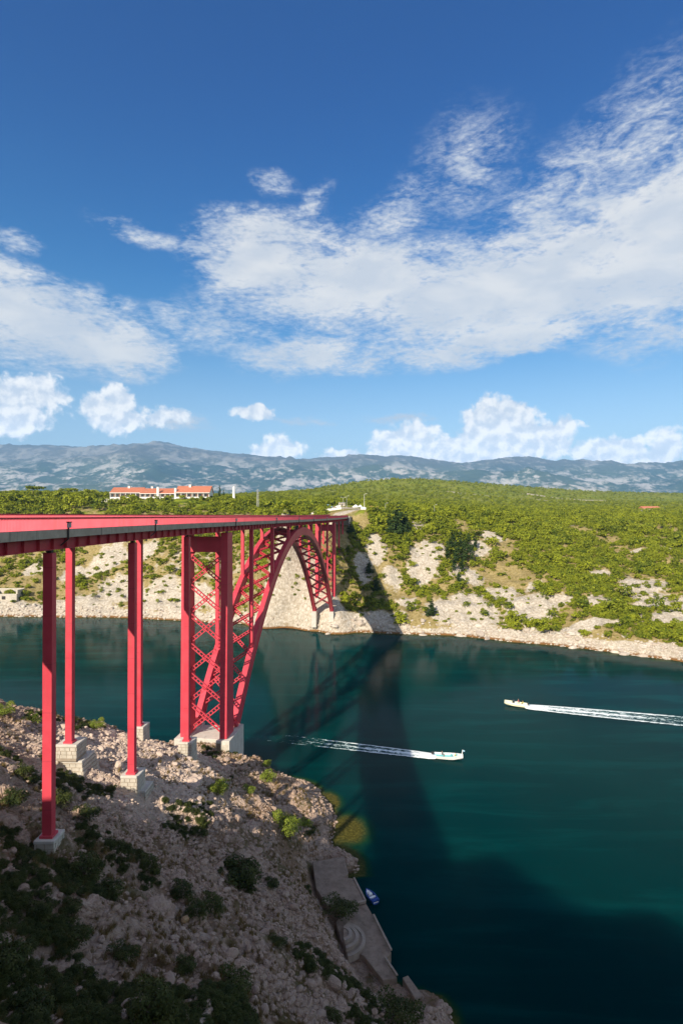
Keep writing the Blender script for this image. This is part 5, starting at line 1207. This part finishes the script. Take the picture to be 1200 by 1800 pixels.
inst_group('ground_scrub', np.stack([X[kk], Y[kk], Z[kk] - .08], 1), g.uniform(.15, .46, kk.sum()), g.uniform(0, 6.28, kk.sum()), srcf)

# ------------------------------------------------------------------ quay with curved steps
def quay():
    e = empty('stone_quay', (0, 80, 0)); tag(e, 'shaded concrete quay with curved steps along the near shore', 'quay'); O = Vector(e.location)
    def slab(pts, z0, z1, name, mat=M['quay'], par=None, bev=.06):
        n = len(pts); mb = MB(); mb.add([(x, y, z0) for x, y in pts] + [(x, y, z1) for x, y in pts], [tuple(range(n - 1, -1, -1)), tuple(range(n, 2 * n))] + [(k, (k + 1) % n, n + (k + 1) % n, n + k) for k in range(n)])
        o = mb.build(name, mat, par or e, bev); o.data.transform(Matrix.Translation(-O)); return o
    q = lambda px, py, z=1.3: W0(px, py, z)[:2]
    up = [q(549, 1513), q(604, 1503), q(612, 1532), q(606, 1540), q(622, 1542), q(642, 1582), q(611, 1590), q(575, 1588), q(556, 1560)]
    slab(up[::-1], -2.5, 1.35, 'upper_platform')
    lo = [q(612, 1591), q(643, 1583), q(656, 1606), q(687, 1668), q(676, 1680), q(697, 1712), q(672, 1716), q(640, 1675), q(600, 1650), q(590, 1615)]
    slab(lo[::-1], -2.5, 1.15, 'lower_platform')
    end = [q(706, 1712, 1.0), q(716, 1708, 1.0), q(742, 1744, 1.0), q(730, 1752, 1.0)]
    slab(end[::-1], -2.0, 0.9, 'end_slab')
    for a, b in ((q(656, 1606), q(687, 1668)), (q(676, 1680), q(697, 1712)), (q(622, 1542), q(642, 1582))):
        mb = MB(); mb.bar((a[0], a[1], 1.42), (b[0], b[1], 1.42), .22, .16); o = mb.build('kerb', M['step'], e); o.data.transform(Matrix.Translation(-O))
    cx, cy = W0(600, 1638, 2.0)[:2]
    for k, (r, z) in enumerate(((2.9, 1.45), (2.1, 1.8), (1.3, 2.15))):
        n = 22; A = [R(-75 + 150 * i / n) for i in range(n + 1)]; mb = MB(); ri = r - .42
        v = []
        for a in A:
            for rr, zz in ((r, z), (ri, z), (ri, 0.6), (r, 0.6)): v.append((cx + rr * math.cos(a), cy + rr * math.sin(a), zz))
        f = [(4 * i + j, 4 * i + (j + 1) % 4, 4 * i + 4 + (j + 1) % 4, 4 * i + 4 + j) for i in range(n) for j in range(4)] + [(0, 1, 2, 3), (4 * n + 3, 4 * n + 2, 4 * n + 1, 4 * n)]
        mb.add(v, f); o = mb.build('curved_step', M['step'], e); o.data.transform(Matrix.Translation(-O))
        pts = [(cx + (ri - .01) * math.cos(a), cy + (ri - .01) * math.sin(a)) for a in A]
        slab(pts, 0.5, z - .06, 'step_tread')
    mb = MB(); a, b = q(606, 1589, 1.5), q(642, 1581, 1.5); mb.bar((a[0], a[1], 1.45), (b[0], b[1], 1.45), .3, .3); o = mb.build('kerb', M['step'], e); o.data.transform(Matrix.Translation(-O))
quay()

# ------------------------------------------------------------------ boats, people, wakes
def hull_mb(L, B, D, fl, bowrise=0.25, m_out=0, m_in=1):
    mb = MB(); n = 14; prof = []
    for i in range(n + 1):
        t = i / n; x = -L / 2 + L * t; w = B / 2 * (0.88 + 0.12 * math.sin(min(t / .5, 1) * math.pi / 2)) * (1 - max(0, (t - .45) / .55) ** 2.2 * 0.97); zg = D + bowrise * max(0, (t - .3) / .7) ** 2
        kz = -0.28 + 0.5 * max(0, (t - .75) / .25) ** 2; inn = max(w - .14, 0.01); fz = fl if t < .72 else fl + (zg - .06 - fl) * min(1, (t - .72) / .04)
        prof.append([(x, 0, kz), (x, w * .82, 0.05 + .25 * max(0, (t - .7) / .3)), (x, w, zg), (x, inn, zg + .01), (x, inn * .95, fz), (x, 0, fz)])
    for s in (1, -1):
        v = [(x, s * y, z) for p in prof for x, y, z in p]
        for i in range(n):
            for j in range(5):
                q = (6 * i + j, 6 * i + j + 1, 6 * i + 7 + j, 6 * i + 6 + j); b = len(mb.v)
                mb.add([v[k] for k in q], [(0, 1, 2, 3)], m_in if j >= 4 else m_out)
        tr = [v[k] for k in (0, 1, 2, 3, 4, 5)]; mb.add(tr, [(0, 1, 2, 3, 4, 5)], m_out)
    return mb
def build_hull(name, mb, mats, par):
    me = bpy.data.meshes.new(name); me.from_pydata(mb.v, [], mb.f); me.update(); bm = bmesh.new(); bm.from_mesh(me)
    for f, m in zip(bm.faces, mb.m): f.material_index = m
    bmesh.ops.remove_doubles(bm, verts=bm.verts, dist=1e-4); bmesh.ops.recalc_face_normals(bm, faces=bm.faces); bm.to_mesh(me); bm.free(); return link(name, me, mats, par)
def outboard(par, L, z):
    mb = MB(); mb.box(-L / 2 - .45, -L / 2 - .02, -.2, .2, z, z + .5); o = mb.build('outboard_motor', M['dark_metal'], par, .08)
    mb = MB(); mb.box(-L / 2 - .3, -L / 2 - .15, -.06, .06, -.5, z - .01); mb.build('motor_leg', M['grey_metal'], o)
def person(loc, rz, seated, mats, label, hair_long=False):
    """one continuous skinned body; mats = skin, shirt, trousers"""
    sk = M['skin']; hipz = 0.45 if seated else 0.92
    J = {'pel': (0, 0, hipz), 'abd': (0.01, 0, hipz + .18), 'chest': (0.03, 0, hipz + .40), 'neck': (0.03, 0, hipz + .56), 'chin': (0.05, 0, hipz + .64), 'head': (0.05, 0, hipz + .76), 'top': (0.04, 0, hipz + .84)}
    Rr = {'pel': .15, 'abd': .135, 'chest': .155, 'neck': .058, 'chin': .075, 'head': .098, 'top': .07}; E = [('pel', 'abd'), ('abd', 'chest'), ('chest', 'neck'), ('neck', 'chin'), ('chin', 'head'), ('head', 'top')]
    for s, k in ((1, 'l'), (-1, 'r')):
        J['sh' + k] = (0.02, s * .19, hipz + .47); J['el' + k] = (0.06, s * .27, hipz + .20); J['wr' + k] = (0.28, s * .20, hipz + .18); J['ha' + k] = (0.37, s * .18, hipz + .20)
        Rr['sh' + k] = .065; Rr['el' + k] = .045; Rr['wr' + k] = .032; Rr['ha' + k] = .04
        E += [('chest', 'sh' + k), ('sh' + k, 'el' + k), ('el' + k, 'wr' + k), ('wr' + k, 'ha' + k)]
        if seated: J['hp' + k] = (0.05, s * .10, hipz - .02); J['kn' + k] = (0.46, s * .13, hipz + .02); J['an' + k] = (0.50, s * .13, 0.08); J['to' + k] = (0.66, s * .14, 0.045)
        else: J['hp' + k] = (0, s * .10, hipz - .06); J['kn' + k] = (0.03, s * .11, 0.49); J['an' + k] = (-.01, s * .12, 0.09); J['to' + k] = (0.16, s * .13, 0.045)
        Rr['hp' + k] = .10; Rr['kn' + k] = .062; Rr['an' + k] = .042; Rr['to' + k] = .04
        E += [('pel', 'hp' + k), ('hp' + k, 'kn' + k), ('kn' + k, 'an' + k), ('an' + k, 'to' + k)]
    ks = list(J); me = bpy.data.meshes.new('person'); me.from_pydata([J[k] for k in ks], [(ks.index(a), ks.index(b)) for a, b in E], []); o = link('person', me)
    o.modifiers.new('skin', 'SKIN'); sv = me.skin_vertices[0].data
    for i, k in enumerate(ks): sv[i].radius = (Rr[k] * .92, Rr[k] * 1.12) if k in ('chest', 'pel', 'abd') else (Rr[k],) * 2; sv[i].use_root = (k == 'pel')
    sb = o.modifiers.new('sub', 'SUBSURF'); sb.levels = 1; sb.render_levels = 1
    dg = bpy.context.evaluated_depsgraph_get(); nm = bpy.data.meshes.new_from_object(o.evaluated_get(dg)); o.modifiers.clear(); o.data = nm; bpy.data.meshes.remove(me); nm.name = 'person'
    nm.materials.clear()
    for m in (sk, mats[0], mats[1]): nm.materials.append(m)
    for p in nm.polygons:
        c = p.center; arm = abs(c.y) > .225 and c.z > hipz + .1 or (c.x > .17 and c.z > hipz + .1 and abs(c.y) > .1)
        if c.z > hipz + .53: mi = 0
        elif arm: mi = 1 if c.z > hipz + .33 else 0
        elif c.z > hipz + .06: mi = 1
        elif c.z > (0.3 if not seated else hipz - .18) and (not seated or c.x < .42): mi = 2
        else: mi = 0
        p.material_index = mi; p.use_smooth = True
    o.location = loc; o.rotation_euler = (0, 0, rz); tag(o, label, 'person')
    hm = bpy.data.meshes.new('hair'); bm = bmesh.new(); bmesh.ops.create_uvsphere(bm, u_segments=12, v_segments=8, radius=.112)
    for v in list(bm.verts):
        if v.co.z < -.01 and v.co.x > -.02: v.co.z = .012
    bm.to_mesh(hm); bm.free(); hr = link('hair', hm, M['hair'], o); hr.location = (0.035, 0, hipz + .785)
    return o
def at_boat(e, x, y, z): return e.matrix_basis @ Vector((x, y, z))
# yellow and white boat, running to the left
d1 = Vector((-0.957, 0.29, 0)); a1 = math.atan2(d1.y, d1.x); c1 = Vector(W0(905, 1240)); 
b1 = empty('motor_boat', (c1.x, c1.y, 0.12), a1); tag(b1, 'pale yellow and white motor boat speeding left on the right side', 'boat'); b1.rotation_euler = (0, -0.05, a1); bpy.context.view_layer.update()
build_hull('hull', hull_mb(6.0, 2.2, .78, .22, .35), [M['yellow'], M['boat_white']], b1)
mb = MB(); sb_ = [(-2.9 + 5.5 * i / 10, 1.14 * (0.9 + .1 * min(1, i / 4)) * (1 - max(0, (i - 5) / 5.4) ** 2.2), .62 + .3 * max(0, (i - 3) / 7) ** 2) for i in range(11)]
for s in (1, -1):
    for p, q in zip(sb_, sb_[1:]): mb.bar((p[0], s * p[1], p[2]), (q[0], s * q[1], q[2]), .10, .20, (0, 1, 0))
mb.build('rubbing_strake', M['boat_white'], b1)
mb = MB(); mb.hexa([(.5, -.8, .85), (1.0, -.7, .85), (1.0, .7, .85), (.5, .8, .85), (.35, -.72, 1.35), (.55, -.62, 1.4), (.55, .62, 1.4), (.35, .72, 1.35)]); mb.build('windscreen', M['glass'], b1)
mb = MB(); mb.box(-.2, .3, -.45, .45, .23, .95); mb.build('console', M['boat_white'], b1, .05)
mb = MB(); mb.box(-2.2, -1.6, -.9, .9, .23, .62); mb.build('seat', M['boat_white'], b1, .05)
outboard(b1, 6.0, .7)
person(at_boat(b1, -.75, .15, .24), a1, False, (M['shirt_red'], M['shorts']), 'person in a red top standing at the console of the yellow boat')
person(at_boat(b1, -1.9, -.45, .22), a1, True, (M['shirt_yellow'], M['shirt_dark']), 'person in a yellow top sitting at the stern of the yellow boat')
# white boat, running to the right
d2 = Vector((0.957, -0.29, 0)); a2 = math.atan2(d2.y, d2.x); c2 = Vector(W0(787, 1332))
b2 = empty('open_boat', (c2.x, c2.y, 0.1), a2); tag(b2, 'white open boat with turquoise deck heading right across the channel', 'boat'); b2.rotation_euler = (0, -0.04, a2); bpy.context.view_layer.update()
build_hull('hull', hull_mb(6.3, 2.5, .62, .25, .45), [M['boat_white'], M['turq']], b2)
for x in (-1.2, .6, 1.6):
    mb = MB(); mb.box(x - .2, x + .2, -.92, .92, .50, .58); mb.build('bench', M['turq'], b2)
mb = MB(); mb.tube((2.9, 0, .80), (3.12, 0, 2.0), .10, .06, 8); mb.build('bow_post', M['boat_white'], b2)
mb = MB(); mb.box(2.0, 2.5, -.3, .3, .62, 1.0); mb.build('bow_locker', M['boat_white'], b2, .06)
mb = MB(); mb.hexa([(3.12, -.02, 1.65), (3.55, -.02, 1.6), (3.55, .02, 1.6), (3.12, .02, 1.65), (3.12, -.02, 1.96), (3.55, -.02, 1.93), (3.55, .02, 1.93), (3.12, .02, 1.96)]); mb.build('flag', M['blue_body'], b2)
outboard(b2, 6.3, .6)
person(at_boat(b2, -1.4, .1, .13), a2, True, (M['shirt_dark'], M['shorts']), 'person in a dark top sitting at the stern of the white boat')
person(at_boat(b2, 1.4, -.25, .13), a2, True, (M['shirt_yellow'], M['shirt_dark']), 'person in a yellow vest sitting near the bow of the white boat')

def f_foam(t):
    a = t.n('ShaderNodeAttribute', attribute_name='foam').outputs['Fac']; n = t.noise(t.n('ShaderNodeMapping', {'Vector': t.obj, 'Scale': (0.55, 1.2, 1)}).outputs[0], 1.3, 7, 0.75, 0.9)
    k = t.ramp(t.math('ADD', a, t.math('MULTIPLY', t.math('SUBTRACT', n, 0.5), 2.4)), 0.36, 0.80)
    tr = t.n('ShaderNodeBsdfTransparent'); mx = t.n('ShaderNodeMixShader', {0: k, 1: tr.outputs[0], 2: t.b.outputs[0]}); t.nt.links.new(mx.outputs[0], t.out.inputs[0])
    return t.mix(k, (0.30, 0.62, 0.62), (0.80, 0.83, 0.82))
M['foam'] = pmat('wake_foam', f_foam, 0.8, 0.2)
def wake(o, ang, L, w0, w1, strength, name, bend=0.0, fade=0.0):
    nu, nv = 150, 30; u = np.linspace(0, 1, nu)[:, None]; v = np.linspace(-1, 1, nv)[None]
    w = w0 + (w1 - w0) * u ** 0.38; x = -u * L + 0 * v; y = v * w + bend * u * u
    arms = np.exp(-((abs(v) - 0.78) / 0.17) ** 2) * (1 - 0.55 * u); core = np.exp(-(v / 0.34) ** 2) * (1 - u) ** 0.8 * 0.9; mids = 0.55 * np.exp(-((abs(v) - .42) / .10) ** 2) * (1 - .4 * u)
    f = np.maximum(np.maximum(arms, core), mids) * strength * np.clip((1 - abs(v)) * 6, 0, 1) * (1 - u ** 3 * .7)
    f = np.maximum(f, strength * 0.42 * (1 - u) ** 0.6 * np.clip((1 - abs(v)) * 5, 0, 1))
    f = f * (1 - u) ** fade
    f = f + strength * .75 * np.exp(-(u / .05) ** 2) * (abs(v) < .95)
    z = 0.03 + 0.30 * np.exp(-u * 9) * np.exp(-(v / .6) ** 2) + 0.09 * np.exp(-((abs(v) - .8) / .15) ** 2) * (1 - u)
    i = (np.arange(nu - 1)[:, None] * nv + np.arange(nv - 1)[None]).ravel()
    me = np_mesh(name, np.stack([x.ravel(), y.ravel(), (z + 0 * x).ravel()], 1), quads=np.stack([i, i + nv, i + nv + 1, i + 1], 1), smooth=True); set_attr(me, 'foam', (f + 0 * x).ravel())
    ob = link(name, me, M['foam']); ob.location = (o.x, o.y, 0); ob.rotation_euler = (0, 0, ang); tag(ob, kind='stuff'); return ob
wake(c1 - d1 * 2.4, a1, 66, 1.3, 5.0, 1.4, 'boat_wake', 0.0, 0.15); wake(c2 - d2 * 2.6, a2, 60, 1.2, 3.0, 1.3, 'boat_wake', -0.8, 0.75)
# bow wash lying along the hulls
for nm_, c, d, a, L in (('bow_wash', c1, d1, a1, 5.0), ('bow_wash', c2, d2, a2, 5.2)):
    for s in (-1, 1): pass
# small blue boat moored at the quay
p = W0(646, 1574, .2); e = empty('dinghy', (p[0] + .45, p[1], 0.1), 2.05); tag(e, 'small blue and white dinghy moored at the quay', 'boat')
build_hull('hull', hull_mb(2.7, 1.25, .42, .12, .15), [M['navy'], M['boat_white']], e)
mb = MB(); mb.box(-.5, -.2, -.5, .5, .30, .36); mb.build('seat', M['boat_white'], e)
mb = MB(); mb.box(.05, .55, -.3, .3, .16, .55); mb.build('bundle', M['boat_white'], e, .12)
mb = MB(); mb.box(-1.25, -.75, -.45, .45, .14, .5); mb.build('tarpaulin', M['navy'], e, .1)
